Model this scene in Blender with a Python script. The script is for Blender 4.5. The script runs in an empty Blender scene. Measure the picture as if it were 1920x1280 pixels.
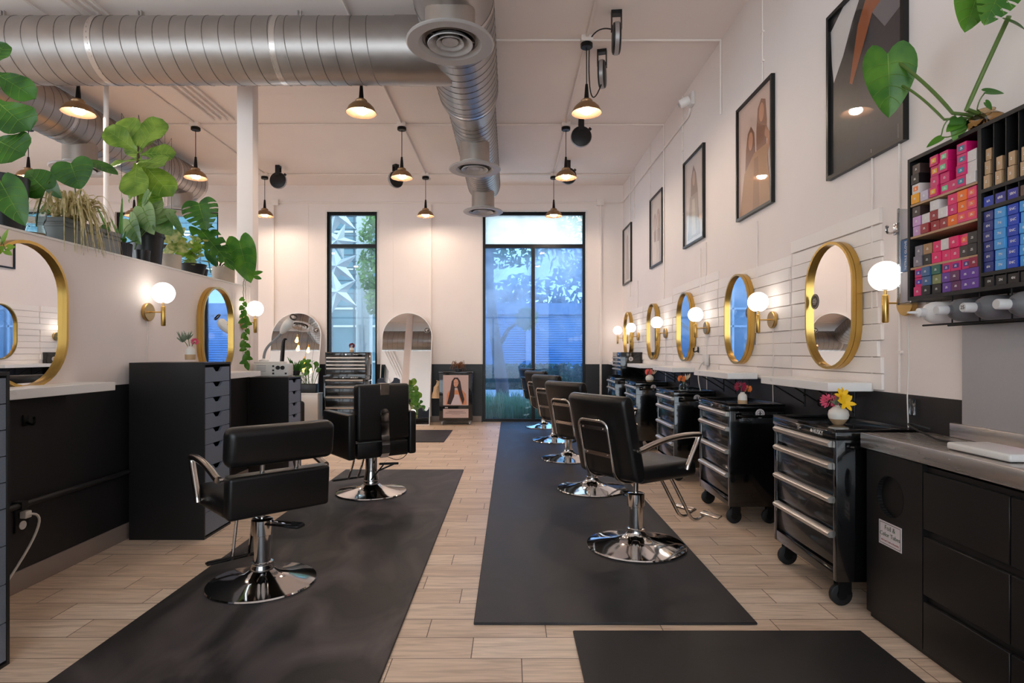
SKY = 4.0; EXPOSURE = 0.5
import bpy, bmesh, math, random
from mathutils import Vector, Matrix, Quaternion
random.seed(7)
PI = math.pi
C = bpy.context.scene.collection
H = 1.21            # eye height
F = 1100.0          # focal length in pixels of a 1920 wide frame
XR, XL, YB, ZC, DADO = 1.95, -2.49, 10.16, 4.10, 1.003
V = Vector

def P(px, py, Y):
    return V(((px-957)*Y/F, Y, H-(py-660)*Y/F))

# ------------------------------------------------------------------ materials
def lin(c):
    return tuple(((v/255)/12.92 if v/255 <= .04045 else ((v/255+.055)/1.055)**2.4) for v in c)+(1,)
def mat(name, col, rough=.5, metal=0, var=.08, scale=14, bump=0, bscale=60, coat=0, emit=0, ecol=None,
        spec=.5, trans=0, aniso=None, rvar=.06, ior=1.45, stretch=None):
    m = bpy.data.materials.new(name); m.use_nodes = True
    nt = m.node_tree; b = nt.nodes['Principled BSDF']
    c = lin(col)
    tc = nt.nodes.new('ShaderNodeTexCoord')
    mp = nt.nodes.new('ShaderNodeMapping'); nt.links.new(tc.outputs['Object'], mp.inputs[0])
    if stretch: mp.inputs['Scale'].default_value = stretch
    nz = nt.nodes.new('ShaderNodeTexNoise'); nz.inputs['Scale'].default_value = scale; nz.inputs['Detail'].default_value = 3
    nt.links.new(mp.outputs[0], nz.inputs['Vector'])
    mx = nt.nodes.new('ShaderNodeMix'); mx.data_type = 'RGBA'
    mx.inputs[6].default_value = tuple(max(0, v*(1-var)) for v in c[:3])+(1,)
    mx.inputs[7].default_value = tuple(min(1, v*(1+var)) for v in c[:3])+(1,)
    nt.links.new(nz.outputs['Fac'], mx.inputs[0]); nt.links.new(mx.outputs[2], b.inputs['Base Color'])
    mr = nt.nodes.new('ShaderNodeMapRange'); mr.inputs[3].default_value = max(0, rough-rvar); mr.inputs[4].default_value = min(1, rough+rvar)
    nt.links.new(nz.outputs['Fac'], mr.inputs[0]); nt.links.new(mr.outputs[0], b.inputs['Roughness'])
    b.inputs['Metallic'].default_value = metal
    b.inputs['Specular IOR Level'].default_value = spec
    b.inputs['IOR'].default_value = ior
    b.inputs['Coat Weight'].default_value = coat
    b.inputs['Coat Roughness'].default_value = .015
    b.inputs['Transmission Weight'].default_value = trans
    if emit:
        b.inputs['Emission Color'].default_value = lin(ecol or col); b.inputs['Emission Strength'].default_value = emit
    if bump:
        n2 = nt.nodes.new('ShaderNodeTexNoise'); n2.inputs['Scale'].default_value = bscale; n2.inputs['Detail'].default_value = 4
        nt.links.new(mp.outputs[0], n2.inputs['Vector'])
        bp = nt.nodes.new('ShaderNodeBump'); bp.inputs['Strength'].default_value = bump; bp.inputs['Distance'].default_value = .01
        nt.links.new(n2.outputs['Fac'], bp.inputs['Height']); nt.links.new(bp.outputs[0], b.inputs['Normal'])
    return m

M = {}
def dm(key, *a, **k): M[key] = mat(key, *a, **k)
dm('wall_paint', (238,227,222), .55, bump=.05, bscale=40, var=.03, scale=3)
dm('ceiling_paint', (243,233,227), .7, bump=.04, bscale=30, var=.03, scale=2)
dm('dado_paint', (34,33,35), .42, var=.12, scale=5, bump=.05, bscale=40)
dm('ledge_white', (232,228,224), .5, var=.02)
dm('slat_white', (243,235,229), .45, var=.04, scale=9, bump=.06, bscale=50, stretch=(1,.2,1))
dm('baseboard', (150,136,128), .5, var=.06)
dm('white_gloss', (240,237,234), .3, var=.02)
dm('white_matte', (225,220,216), .6, var=.03)
dm('grey_panel', (178,176,178), .38, metal=.35, var=.05, scale=90)
dm('brass', (206,168,92), .3, metal=1, var=.08, scale=40, stretch=(1,1,.05))
dm('brass_plate', (196,160,98), .32, metal=1, var=.08, scale=40)
dm('bronze', (150,116,82), .36, metal=.55, var=.18, scale=18)
dm('shade_inner', (84,62,46), .5, metal=.3, var=.06)
dm('dark_metal', (24,22,22), .4, metal=.5, var=.1)
dm('galv', (162,157,154), .4, metal=.92, var=.14, scale=7, bump=.03, bscale=12, rvar=.09)
dm('galv_band', (196,190,186), .3, metal=.85, var=.05)
dm('galv_seam', (120,115,112), .4, metal=.9, var=.05)
dm('galv_collar', (170,160,152), .42, metal=.75, var=.12, scale=9)
dm('diffuser', (176,172,170), .45, metal=.25, var=.05)
dm('conduit', (238,228,221), .5, var=.02)
dm('chrome', (205,203,202), .07, metal=1, var=.02, rvar=.02)
dm('chrome_arm', (198,188,180), .2, metal=1, var=.04, rvar=.04)
dm('leather', (19,18,18), .36, var=.2, scale=30, bump=.08, bscale=160, spec=.5)
dm('leather_blue', (38,46,60), .4, var=.15, scale=30, bump=.08, bscale=160)
dm('rubber', (14,14,14), .6, var=.1)
dm('cart_black', (9,9,10), .14, var=.1, coat=.6, rvar=.04)
dm('cart_drawer', (20,19,19), .22, var=.15, coat=.3)
dm('alu_handle', (205,198,190), .32, metal=.75, var=.05, stretch=(.1,1,1))
dm('steel_top', (196,188,182), .27, metal=.85, var=.08, scale=20, stretch=(1,.06,1))
dm('cabinet_black', (26,25,25), .45, var=.2, scale=26, stretch=(8,8,.5), bump=.05, bscale=90)
dm('drawer_grey', (112,120,134), .42, var=.22, scale=20, stretch=(6,.5,6), bump=.05, bscale=70)
dm('counter_black', (23,21,21), .4, var=.15, scale=10)
dm('void', (4,4,4), .9, var=.1)
dm('mirror', (242,242,242), .0, metal=1, var=.0, rvar=0)
dm('globe', (255,250,244), .3, emit=2.4, ecol=(255,246,236))
dm('bulb', (255,244,224), .3, emit=190, ecol=(255,232,208))
dm('edison', (255,190,90), .3, emit=14, ecol=(255,170,70))
dm('frame_black', (16,15,15), .35, var=.1)
dm('window_frame', (17,17,20), .35, var=.1, metal=.2)
dm('soil', (40,28,20), .9, var=.3, bump=.4)
dm('pot_black', (32,32,33), .4, var=.1)
dm('pot_ribbed', (60,58,62), .55, var=.2, scale=40)
dm('pot_beige', (196,182,168), .6, var=.08)
dm('pot_concrete', (186,170,156), .75, var=.12, bump=.1)
dm('planter_grey', (120,124,124), .5, var=.06, metal=.2)
dm('vase_white', (226,220,210), .35, var=.03)
dm('vase_tan', (190,156,118), .6, var=.08)
dm('stem_green', (86,110,48), .5, var=.15)
dm('stem_brown', (74,56,38), .8, var=.2, bump=.3)
dm('bottle_white', (226,222,218), .35, var=.03)
dm('bottle_grey', (104,104,106), .38, var=.04)
dm('bottle_cap', (200,198,196), .4, var=.03)
dm('text_white', (235,232,228), .5, var=.01)
dm('text_black', (24,24,24), .5, var=.01)
dm('text_green', (52,84,58), .5, var=.01)
dm('text_red', (150,60,60), .5, var=.01)
dm('sign_white', (214,204,204), .3, var=.02)
dm('kraft', (190,156,120), .8, var=.06)
dm('mdf', (186,150,118), .7, var=.06)
dm('shelf_black', (20,19,20), .5, var=.1)
dm('cord_white', (220,214,206), .5, var=.02)
dm('cord_black', (16,16,16), .5, var=.05)
dm('lamp_grey', (150,152,156), .4, var=.03)
dm('device_white', (222,220,216), .35, var=.02)
dm('cloth_beige', (212,178,140), .85, var=.1, bump=.2)
dm('reel_grey', (168,164,164), .4, metal=.4, var=.06)
dm('plastic_black', (20,20,22), .4, var=.08)
dm('fl_pink', (224,92,128), .6, var=.15); dm('fl_yellow', (240,190,20), .6, var=.1)
dm('fl_magenta', (150,28,66), .6, var=.2); dm('fl_orange', (228,130,62), .6, var=.15)
dm('fl_red', (120,16,26), .6, var=.2); dm('fl_coral', (226,110,106), .6, var=.15)
dm('fl_sage', (120,132,110), .7, var=.2); dm('fl_cream', (226,206,178), .7, var=.1)
dm('dry_brown', (128,84,54), .8, var=.2)
dm('screen_pink', (200,60,160), .3, emit=.8, ecol=(210,60,170))

def leafmat(name, c1, c2, rough=.36, sc=9):
    m = bpy.data.materials.new(name); m.use_nodes = True; nt = m.node_tree; b = nt.nodes['Principled BSDF']
    tc = nt.nodes.new('ShaderNodeTexCoord'); nz = nt.nodes.new('ShaderNodeTexNoise'); nz.inputs['Scale'].default_value = sc
    nt.links.new(tc.outputs['Object'], nz.inputs['Vector'])
    r = nt.nodes.new('ShaderNodeValToRGB'); r.color_ramp.elements[0].position = .35; r.color_ramp.elements[1].position = .65
    r.color_ramp.elements[0].color = lin(c1); r.color_ramp.elements[1].color = lin(c2)
    nt.links.new(nz.outputs['Fac'], r.inputs[0]); nt.links.new(r.outputs[0], b.inputs['Base Color'])
    b.inputs['Roughness'].default_value = rough
    tr = nt.nodes.new('ShaderNodeBsdfTranslucent'); nt.links.new(r.outputs[0], tr.inputs[0])
    mx = nt.nodes.new('ShaderNodeMixShader'); mx.inputs[0].default_value = .3
    out = nt.nodes['Material Output']
    nt.links.new(b.outputs[0], mx.inputs[1]); nt.links.new(tr.outputs[0], mx.inputs[2]); nt.links.new(mx.outputs[0], out.inputs[0])
    M[name] = m
leafmat('leaf_dark', (34,80,22), (66,118,34)); leafmat('leaf_mid', (48,104,22), (88,140,38))
leafmat('leaf_light', (100,146,40), (150,182,62)); leafmat('leaf_fig', (74,114,30), (134,164,62), .3)
leafmat('leaf_dry', (168,156,96), (226,210,166), .55, 30); leafmat('leaf_var', (110,140,56), (206,206,140), .4, 22)
leafmat('leaf_silver', (62,104,48), (150,176,120), .28, 6)
leafmat('leaf_vein', (104,146,56), (132,168,74), .5)
leafmat('fig_vein', (150,180,84), (178,202,110), .5)
leafmat('leaf_out', (70,112,52), (150,184,100), .6, 2); leafmat('grass_out', (96,140,80), (196,214,160), .6, 3)
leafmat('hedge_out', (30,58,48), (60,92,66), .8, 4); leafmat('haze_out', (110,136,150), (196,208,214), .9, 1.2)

def glassmat(name, tint, film, scale, f0, f1, filmcol=(235,240,248), zramp=None):
    m = bpy.data.materials.new(name); m.use_nodes = True; nt = m.node_tree
    for n in list(nt.nodes):
        if n.type != 'OUTPUT_MATERIAL': nt.nodes.remove(n)
    out = nt.nodes['Material Output']
    t = nt.nodes.new('ShaderNodeBsdfTransparent'); t.inputs[0].default_value = lin(tint)
    g = nt.nodes.new('ShaderNodeBsdfGlossy'); g.inputs['Roughness'].default_value = .02
    tl = nt.nodes.new('ShaderNodeBsdfTranslucent'); tl.inputs[0].default_value = lin(filmcol)
    fr = nt.nodes.new('ShaderNodeFresnel'); fr.inputs[0].default_value = 1.45
    m1 = nt.nodes.new('ShaderNodeMixShader'); nt.links.new(fr.outputs[0], m1.inputs[0]); nt.links.new(t.outputs[0], m1.inputs[1]); nt.links.new(g.outputs[0], m1.inputs[2])
    tc = nt.nodes.new('ShaderNodeTexCoord'); nz = nt.nodes.new('ShaderNodeTexNoise'); nz.inputs['Scale'].default_value = scale; nz.inputs['Detail'].default_value = 3
    nt.links.new(tc.outputs['Object'], nz.inputs['Vector'])
    mr = nt.nodes.new('ShaderNodeMapRange'); mr.inputs[1].default_value = f0; mr.inputs[2].default_value = f1; mr.inputs[3].default_value = film[0]; mr.inputs[4].default_value = film[1]
    nt.links.new(nz.outputs['Fac'], mr.inputs[0])
    fac = mr.outputs[0]
    if zramp:   # whitish haze painted into the dust film, strong at the top, thin near the ground
        sx = nt.nodes.new('ShaderNodeSeparateXYZ'); nt.links.new(tc.outputs['Object'], sx.inputs[0])
        zr_ = nt.nodes.new('ShaderNodeMapRange'); zr_.inputs[1].default_value = zramp[0]; zr_.inputs[2].default_value = zramp[1]; zr_.inputs[3].default_value = zramp[2]; zr_.inputs[4].default_value = zramp[3]
        nt.links.new(sx.outputs[2], zr_.inputs[0]); mu = nt.nodes.new('ShaderNodeMath'); mu.operation = 'MULTIPLY'; nt.links.new(fac, mu.inputs[0]); nt.links.new(zr_.outputs[0], mu.inputs[1]); fac = mu.outputs[0]
    m2 = nt.nodes.new('ShaderNodeMixShader'); nt.links.new(fac, m2.inputs[0]); nt.links.new(m1.outputs[0], m2.inputs[1]); nt.links.new(tl.outputs[0], m2.inputs[2])
    nt.links.new(m2.outputs[0], out.inputs[0]); M[name] = m
glassmat('pane_clear', (205,220,224), (.02,.12), 1.2, .4, .7)
glassmat('pane_open', (240,244,246), (.0,.04), 1.2, .4, .7)
glassmat('pane_dusty_haze', (168,198,230), (.12,.8), 1.1, .36, .70, (198,214,236), (.7,3.0,.06,1.05))
glassmat('pane_bright', (225,240,248), (.4,.9), 1.4, .32, .6, (246,250,252))
glassmat('acrylic', (235,238,240), (.02,.1), 3, .4, .7)
def clear_glass(name, col=(235,245,245)):
    m = bpy.data.materials.new(name); m.use_nodes = True; nt = m.node_tree; b = nt.nodes['Principled BSDF']
    b.inputs['Base Color'].default_value = lin(col); b.inputs['Roughness'].default_value = .03; b.inputs['Transmission Weight'].default_value = 1; b.inputs['IOR'].default_value = 1.3
    nz = nt.nodes.new('ShaderNodeTexNoise'); nz.inputs['Scale'].default_value = 8
    mr = nt.nodes.new('ShaderNodeMapRange'); mr.inputs[3].default_value = .01; mr.inputs[4].default_value = .06
    nt.links.new(nz.outputs['Fac'], mr.inputs[0]); nt.links.new(mr.outputs[0], b.inputs['Roughness']); M[name] = m
clear_glass('glass'); clear_glass('glass_amber', (214,190,150))

def floor_mat():
    m = bpy.data.materials.new('wood_plank_tile'); m.use_nodes = True; nt = m.node_tree; b = nt.nodes['Principled BSDF']
    N, L = nt.nodes.new, nt.links.new
    geo = N('ShaderNodeNewGeometry'); sp = N('ShaderNodeSeparateXYZ'); L(geo.outputs['Position'], sp.inputs[0])
    def mth(op, a, bb):
        n = N('ShaderNodeMath'); n.operation = op
        for i, v in enumerate((a, bb)):
            if v is None: continue
            if isinstance(v, (int, float)): n.inputs[i].default_value = v
            else: L(v, n.inputs[i])
        return n.outputs[0]
    y = mth('SUBTRACT', sp.outputs[1], 2.489-17.0)
    row = mth('FLOOR', mth('DIVIDE', y, .17), None)
    x = mth('ADD', mth('ADD', sp.outputs[0], mth('MULTIPLY', row, .2)), .246)
    cb = N('ShaderNodeCombineXYZ'); L(x, cb.inputs[0]); L(y, cb.inputs[1])
    br = N('ShaderNodeTexBrick'); L(cb.outputs[0], br.inputs[0])
    br.offset = 0; br.inputs['Scale'].default_value = 1; br.inputs['Mortar Size'].default_value = .0022
    br.inputs['Brick Width'].default_value = .51; br.inputs['Row Height'].default_value = .17; br.inputs['Bias'].default_value = 0
    br.inputs['Color1'].default_value = lin((226,198,172)); br.inputs['Color2'].default_value = lin((246,222,198)); br.inputs['Mortar'].default_value = lin((120,92,72))
    # per tile shift of the grain
    idx = mth('FLOOR', mth('DIVIDE', x, .51), None)
    cb2 = N('ShaderNodeCombineXYZ'); L(mth('MULTIPLY', x, 1.6), cb2.inputs[0]); L(mth('MULTIPLY', y, 22), cb2.inputs[1]); L(mth('ADD', mth('MULTIPLY', idx, 3.7), mth('MULTIPLY', row, 5.3)), cb2.inputs[2])
    nz = N('ShaderNodeTexNoise'); nz.inputs['Scale'].default_value = 2.2; nz.inputs['Detail'].default_value = 6; nz.inputs['Distortion'].default_value = 1.0; L(cb2.outputs[0], nz.inputs['Vector'])
    rp = N('ShaderNodeValToRGB'); rp.color_ramp.elements[0].position = .3; rp.color_ramp.elements[0].color = (.66,.62,.58,1); rp.color_ramp.elements[1].position = .62; rp.color_ramp.elements[1].color = (1.0,1.0,1.0,1)
    L(nz.outputs['Fac'], rp.inputs[0])
    mx = N('ShaderNodeMix'); mx.data_type = 'RGBA'; mx.blend_type = 'MULTIPLY'; mx.inputs[0].default_value = .85
    L(br.outputs['Color'], mx.inputs[6]); L(rp.outputs[0], mx.inputs[7]); L(mx.outputs[2], b.inputs['Base Color'])
    b.inputs['Roughness'].default_value = .42
    bp = N('ShaderNodeBump'); bp.inputs['Strength'].default_value = .25; bp.inputs['Distance'].default_value = .003; bp.invert = True
    L(br.outputs['Fac'], bp.inputs['Height']); L(bp.outputs[0], b.inputs['Normal'])
    return m
M['floor'] = floor_mat()

def mat_rubber(name, col, dust, amt):
    m = bpy.data.materials.new(name); m.use_nodes = True; nt = m.node_tree; b = nt.nodes['Principled BSDF']
    N, L = nt.nodes.new, nt.links.new
    tc = N('ShaderNodeTexCoord'); mp = N('ShaderNodeMapping'); mp.inputs['Scale'].default_value = (1.6,.7,1); mp.inputs['Rotation'].default_value = (0,0,.5); L(tc.outputs['Object'], mp.inputs[0])
    nz = N('ShaderNodeTexNoise'); nz.inputs['Scale'].default_value = 1.6; nz.inputs['Detail'].default_value = 5; nz.inputs['Distortion'].default_value = 1.4; L(mp.outputs[0], nz.inputs['Vector'])
    rp = N('ShaderNodeValToRGB'); rp.color_ramp.elements[0].position = .44; rp.color_ramp.elements[1].position = .72
    rp.color_ramp.elements[0].color = lin(col); rp.color_ramp.elements[1].color = lin(dust); L(nz.outputs['Fac'], rp.inputs[0])
    L(rp.outputs[0], b.inputs['Base Color'])
    mr = N('ShaderNodeMapRange'); mr.inputs[3].default_value = .42; mr.inputs[4].default_value = .66; L(nz.outputs['Fac'], mr.inputs[0]); L(mr.outputs[0], b.inputs['Roughness'])
    n2 = N('ShaderNodeTexNoise'); n2.inputs['Scale'].default_value = 160; L(tc.outputs['Object'], n2.inputs['Vector'])
    bp = N('ShaderNodeBump'); bp.inputs['Strength'].default_value = .15; bp.inputs['Distance'].default_value = .003; L(n2.outputs['Fac'], bp.inputs['Height']); L(bp.outputs[0], b.inputs['Normal'])
    M[name] = m
mat_rubber('mat_left', (27,25,26), (92,82,82), 1); mat_rubber('mat_right', (36,34,36), (60,56,58), 1); mat_rubber('mat_near', (31,29,29), (44,41,40), 1)

_flat = {}
def flat(c, rough=.5, coat=0):
    k = (tuple(c), rough, coat)
    if k not in _flat: _flat[k] = mat('print_%02x%02x%02x' % tuple(c), c, rough, var=.05, scale=30, coat=coat)
    return _flat[k]

# ------------------------------------------------------------------ mesh builder
class MB:
    def __init__(s): s.bm = bmesh.new(); s.m = 0
    def _f(s, vs, m=None, smooth=True):
        try:
            f = s.bm.faces.new(vs); f.material_index = s.m if m is None else m; f.smooth = smooth; return f
        except ValueError: return None
    def box(s, x0, y0, z0, x1, y1, z1, m=None, bev=0, seg=2, T=None):
        r = bmesh.ops.create_cube(s.bm, size=1)
        vs = r['verts']
        bmesh.ops.scale(s.bm, vec=(abs(x1-x0), abs(y1-y0), abs(z1-z0)), verts=vs)
        bmesh.ops.translate(s.bm, vec=((x0+x1)/2, (y0+y1)/2, (z0+z1)/2), verts=vs)
        fs = set(f for v in vs for f in v.link_faces)
        for f in fs: f.material_index = s.m if m is None else m; f.smooth = True
        if bev:
            es = list(set(e for v in vs for e in v.link_edges))
            r2 = bmesh.ops.bevel(s.bm, geom=es, offset=bev, offset_type='OFFSET', segments=seg, profile=.5, affect='EDGES', clamp_overlap=True)
            for f in r2['faces']: f.material_index = s.m if m is None else m; f.smooth = True
            vs = list(set(r2['verts']) | set(v for v in vs if v.is_valid))
            if T is not None:
                allv = set(); st = list(vs)
                while st:
                    v = st.pop()
                    if v in allv: continue
                    allv.add(v); st += [e.other_vert(v) for e in v.link_edges]
                vs = list(allv)
        if T is not None: bmesh.ops.transform(s.bm, matrix=T, verts=vs)
        return s
    def tube(s, pts, r, n=8, closed=False, m=None, cap=True):
        pts = [V(p) for p in pts]; k = len(pts)
        rs = r if isinstance(r, (list, tuple)) else [r]*k
        ring = []; nrm = None
        for i, p in enumerate(pts):
            if closed: t = pts[(i+1) % k]-pts[i-1]
            else: t = pts[min(i+1, k-1)]-pts[max(i-1, 0)]
            t.normalize()
            if nrm is None:
                a = V((0,0,1)) if abs(t.z) < .9 else V((1,0,0)); nrm = (a-t*a.dot(t)).normalized()
            else:
                nrm = (nrm-t*nrm.dot(t))
                nrm = nrm.normalized() if nrm.length > 1e-6 else V((1,0,0))
            b = t.cross(nrm)
            ring.append([s.bm.verts.new(p+(nrm*math.cos(2*PI*j/n)+b*math.sin(2*PI*j/n))*rs[i]) for j in range(n)])
        for i in range(k if closed else k-1):
            A, B = ring[i], ring[(i+1) % k]
            for j in range(n): s._f((A[j], A[(j+1) % n], B[(j+1) % n], B[j]), m)
        if cap and not closed:
            s._f(list(reversed(ring[0])), m); s._f(ring[-1], m)
        return s
    def cyl(s, p0, p1, r0, r1=None, n=20, m=None, cap=True):
        return s.tube([p0, p1], [r0, r0 if r1 is None else r1], n, m=m, cap=cap)
    def lathe(s, prof, c=(0,0,0), n=28, m=None, axis=None, sx=1, sy=1):
        c = V(c); q = Quaternion() if axis is None else V((0,0,1)).rotation_difference(V(axis).normalized())
        ring = []
        for r, z in prof:
            if r < 1e-6: ring.append([s.bm.verts.new(c+q@V((0,0,z)))])
            else: ring.append([s.bm.verts.new(c+q@V((r*sx*math.cos(2*PI*j/n), r*sy*math.sin(2*PI*j/n), z))) for j in range(n)])
        for A, B in zip(ring, ring[1:]):
            for j in range(n):
                a0, a1 = A[j % len(A)], A[(j+1) % len(A)]; b0, b1 = B[j % len(B)], B[(j+1) % len(B)]
                if len(A) == 1 and len(B) == 1: continue
                if len(A) == 1: s._f((a0, b1, b0), m)
                elif len(B) == 1: s._f((a0, a1, b0), m)
                else: s._f((a0, a1, b1, b0), m)
        return s
    def ball(s, c, r, n=16, m=None, sc=(1,1,1)):
        k = n//2
        c = V(c); rings = []
        for i in range(k+1):
            a = PI*i/k
            if i in (0, k): rings.append([s.bm.verts.new(c+V((0,0,-r*math.cos(a)*sc[2])))])
            else: rings.append([s.bm.verts.new(c+V((r*math.sin(a)*math.cos(2*PI*j/n)*sc[0], r*math.sin(a)*math.sin(2*PI*j/n)*sc[1], -r*math.cos(a)*sc[2]))) for j in range(n)])
        for A, B in zip(rings, rings[1:]):
            for j in range(n):
                if len(A) == 1: s._f((A[0], B[(j+1) % n], B[j]), m)
                elif len(B) == 1: s._f((A[j], A[(j+1) % n], B[0]), m)
                else: s._f((A[j], A[(j+1) % n], B[(j+1) % n], B[j]), m)
        return s
    def poly(s, pts, m=None): s._f([s.bm.verts.new(V(p)) for p in pts], m, False); return s
    def prism(s, pts, ext, m=None, mside=None):
        # extrude the polygon pts by the vector ext
        ext = V(ext); a = [s.bm.verts.new(V(p)) for p in pts]; b = [s.bm.verts.new(V(p)+ext) for p in pts]
        k = len(a)
        s._f(list(reversed(a)), m); s._f(b, m)
        for i in range(k): s._f((a[i], a[(i+1) % k], b[(i+1) % k], b[i]), m if mside is None else mside)
        return s
    def build(s, name, mats, parent=None, angle=38, fixn=True):
        if fixn: bmesh.ops.recalc_face_normals(s.bm, faces=s.bm.faces)
        me = bpy.data.meshes.new(name); s.bm.to_mesh(me); s.bm.free()
        for k in (mats if isinstance(mats, (list, tuple)) else [mats]):
            me.materials.append(M[k] if isinstance(k, str) else k)
        try: me.set_sharp_from_angle(angle=math.radians(angle))
        except Exception: pass
        o = bpy.data.objects.new(name, me); C.objects.link(o)
        if parent: o.parent = parent
        return o

def thing(name, label, cat, loc=(0,0,0), rz=0, group=None):
    o = bpy.data.objects.new(name, None); C.objects.link(o); o.empty_display_size = .1
    o.location = loc; o.rotation_euler = (0,0,rz); o['label'] = label; o['category'] = cat
    if group: o['group'] = group
    return o
def tag(o, label, cat, group=None, kind=None):
    o['label'] = label; o['category'] = cat
    if group: o['group'] = group
    if kind: o['kind'] = kind
    return o
def struct(o): o['kind'] = 'structure'; return o
def dup(root, label=None, loc=None, rz=None, group=None):
    kids = {}
    for q in bpy.data.objects:
        if q.parent: kids.setdefault(q.parent.name, []).append(q)
    def rec(o, par):
        c = o.copy(); C.objects.link(c); c.parent = par
        for k in kids.get(o.name, []): rec(k, c)
        return c
    r = rec(root, None)
    if label: r['label'] = label
    if loc is not None: r.location = loc
    if rz is not None: r.rotation_euler = (0,0,rz)
    if group: r['group'] = group
    return r
_tm = {}
def text(body, size, mtl, parent, M4, name='lettering', depth=.0006, align='CENTER'):
    """letters as a thin mesh; M4 places the xy plane of the text"""
    cu = bpy.data.curves.new('letters', 'FONT'); cu.body = body; cu.size = size; cu.extrude = depth/2; cu.align_x = align; cu.align_y = 'CENTER'; cu.resolution_u = 2
    ob = bpy.data.objects.new('letters', cu); C.objects.link(ob)
    dg = bpy.context.evaluated_depsgraph_get(); me = bpy.data.meshes.new_from_object(ob.evaluated_get(dg))
    bpy.data.objects.remove(ob); me.transform(M4); me.materials.clear(); me.materials.append(M[mtl] if isinstance(mtl, str) else mtl)
    o = bpy.data.objects.new(name, me); C.objects.link(o); o.parent = parent
    return o
def frame(o, x, y):   # matrix with given x axis, y axis (unit) and origin
    x = V(x).normalized(); y = V(y).normalized(); z = x.cross(y)
    return Matrix(((x.x,y.x,z.x,o[0]),(x.y,y.y,z.y,o[1]),(x.z,y.z,z.z,o[2]),(0,0,0,1)))
def bez(a, b, c, n=8):
    a, b, c = V(a), V(b), V(c)
    return [a*(1-t)**2+b*2*t*(1-t)+c*t*t for t in [i/n for i in range(n+1)]]
def roundpath(pts, r, n=5):
    pts = [V(p) for p in pts]; out = [pts[0]]
    for a, b, c in zip(pts, pts[1:], pts[2:]):
        d0 = (a-b); d1 = (c-b); rr = min(r, d0.length*.49, d1.length*.49)
        out += bez(b+d0.normalized()*rr, b, b+d1.normalized()*rr, n)
    return out+[pts[-1]]

# ------------------------------------------------------------------ leaves
def prof(kind, u):
    if kind == 'heart': return max(0, math.sin(PI*(.1+.9*u)**.62))**.75
    if kind == 'fiddle':
        t = min(1, u/.68); return (.22+.78*t*t*(3-2*t))*math.sqrt(max(0, 1-max(0, (u-.62)/.38)**2.4))
    if kind == 'lance': return min(1, .35+3*u)*max(0, 1-u)**.6
    if kind == 'oval': return max(0, math.sin(PI*u))**.7
    return 1
def leaf(mb, base, tip, nrm, width, kind='heart', nu=12, nv=8, curl=.12, fold=.12, wavy=0, slits=False, m=0, vein=None):
    base, tip, nrm = V(base), V(tip), V(nrm)
    d = tip-base; L = d.length; d.normalize(); side = d.cross(nrm)
    if side.length < 1e-4: side = d.cross(V((1,0,0)))
    side.normalize(); n = side.cross(d)
    if slits: nu, nv = 26, 12
    g = []
    ph = random.random()*6
    for i in range(nu+1):
        u = i/nu; f = prof('heart' if kind == 'monstera' else kind, u); row = []
        for j in range(nv+1):
            v = -1+2*j/nv; y = u*L
            if kind in ('heart', 'monstera'): y -= .24*L*abs(v)**.6*(1-.6*abs(v)**4)*(1-u)**2.2
            if slits: y += .1*L*abs(v)**1.5*u*(1-u)*2
            z = -curl*L*u*u+fold*width*.5*abs(v)*f
            z += wavy*width*math.sin(u*14+ph+(3 if v < 0 else 0))*abs(v)**2
            row.append(mb.bm.verts.new(base+d*y+side*(v*f*width*.5)+n*z))
        g.append(row)
    for i in range(nu):
        for j in range(nv):
            if slits:
                um = (i+.5)/nu; vm = abs(-1+2*(j+.5)/nv)
                if vm > .42 and .12 < um < .9 and (i % 4 == 0): continue
            mb._f((g[i][j], g[i][j+1], g[i+1][j+1], g[i+1][j]), m)
    if vein is not None:
        mid = nv//2
        pts = [g[i][mid].co+n*.0015 for i in range(0, nu, max(1, nu//6))]
        if len(pts) > 2: mb.tube(pts, [max(.0008, width*.014*(1-k/len(pts))) for k in range(len(pts))], 5, m=vein)
        for i in range(2, nu-2, 2 if nu < 16 else 4):
            for sgn in (-1, 1):
                q = []
                for t in (0, .35, .7, .92):
                    jj = mid+sgn*t*mid; ii = min(nu, i+t*2.2*nu/12)
                    j0 = int(math.floor(jj)); j1 = min(nv, j0+1); i0 = int(ii); i1 = min(nu, i0+1)
                    fj, fi = jj-j0, ii-i0
                    a = g[i0][j0].co.lerp(g[i0][j1].co, fj); b = g[i1][j0].co.lerp(g[i1][j1].co, fj)
                    q.append(a.lerp(b, fi)+n*.001)
                mb.tube(q, .0006+width*.004, 4, m=vein, cap=False)
def leaf_px(mb, b, t, wpx, Y, kind='heart', dy=0, nz=(.1,-1,.35), **k):
    """leaf whose stalk end and tip were measured in the photograph at distance Y; the tip may lie dy further back"""
    B = P(b[0], b[1], Y); T = P(t[0], t[1], Y+dy)
    leaf(mb, B, T, nz, wpx*Y/F, kind, **k)
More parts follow.
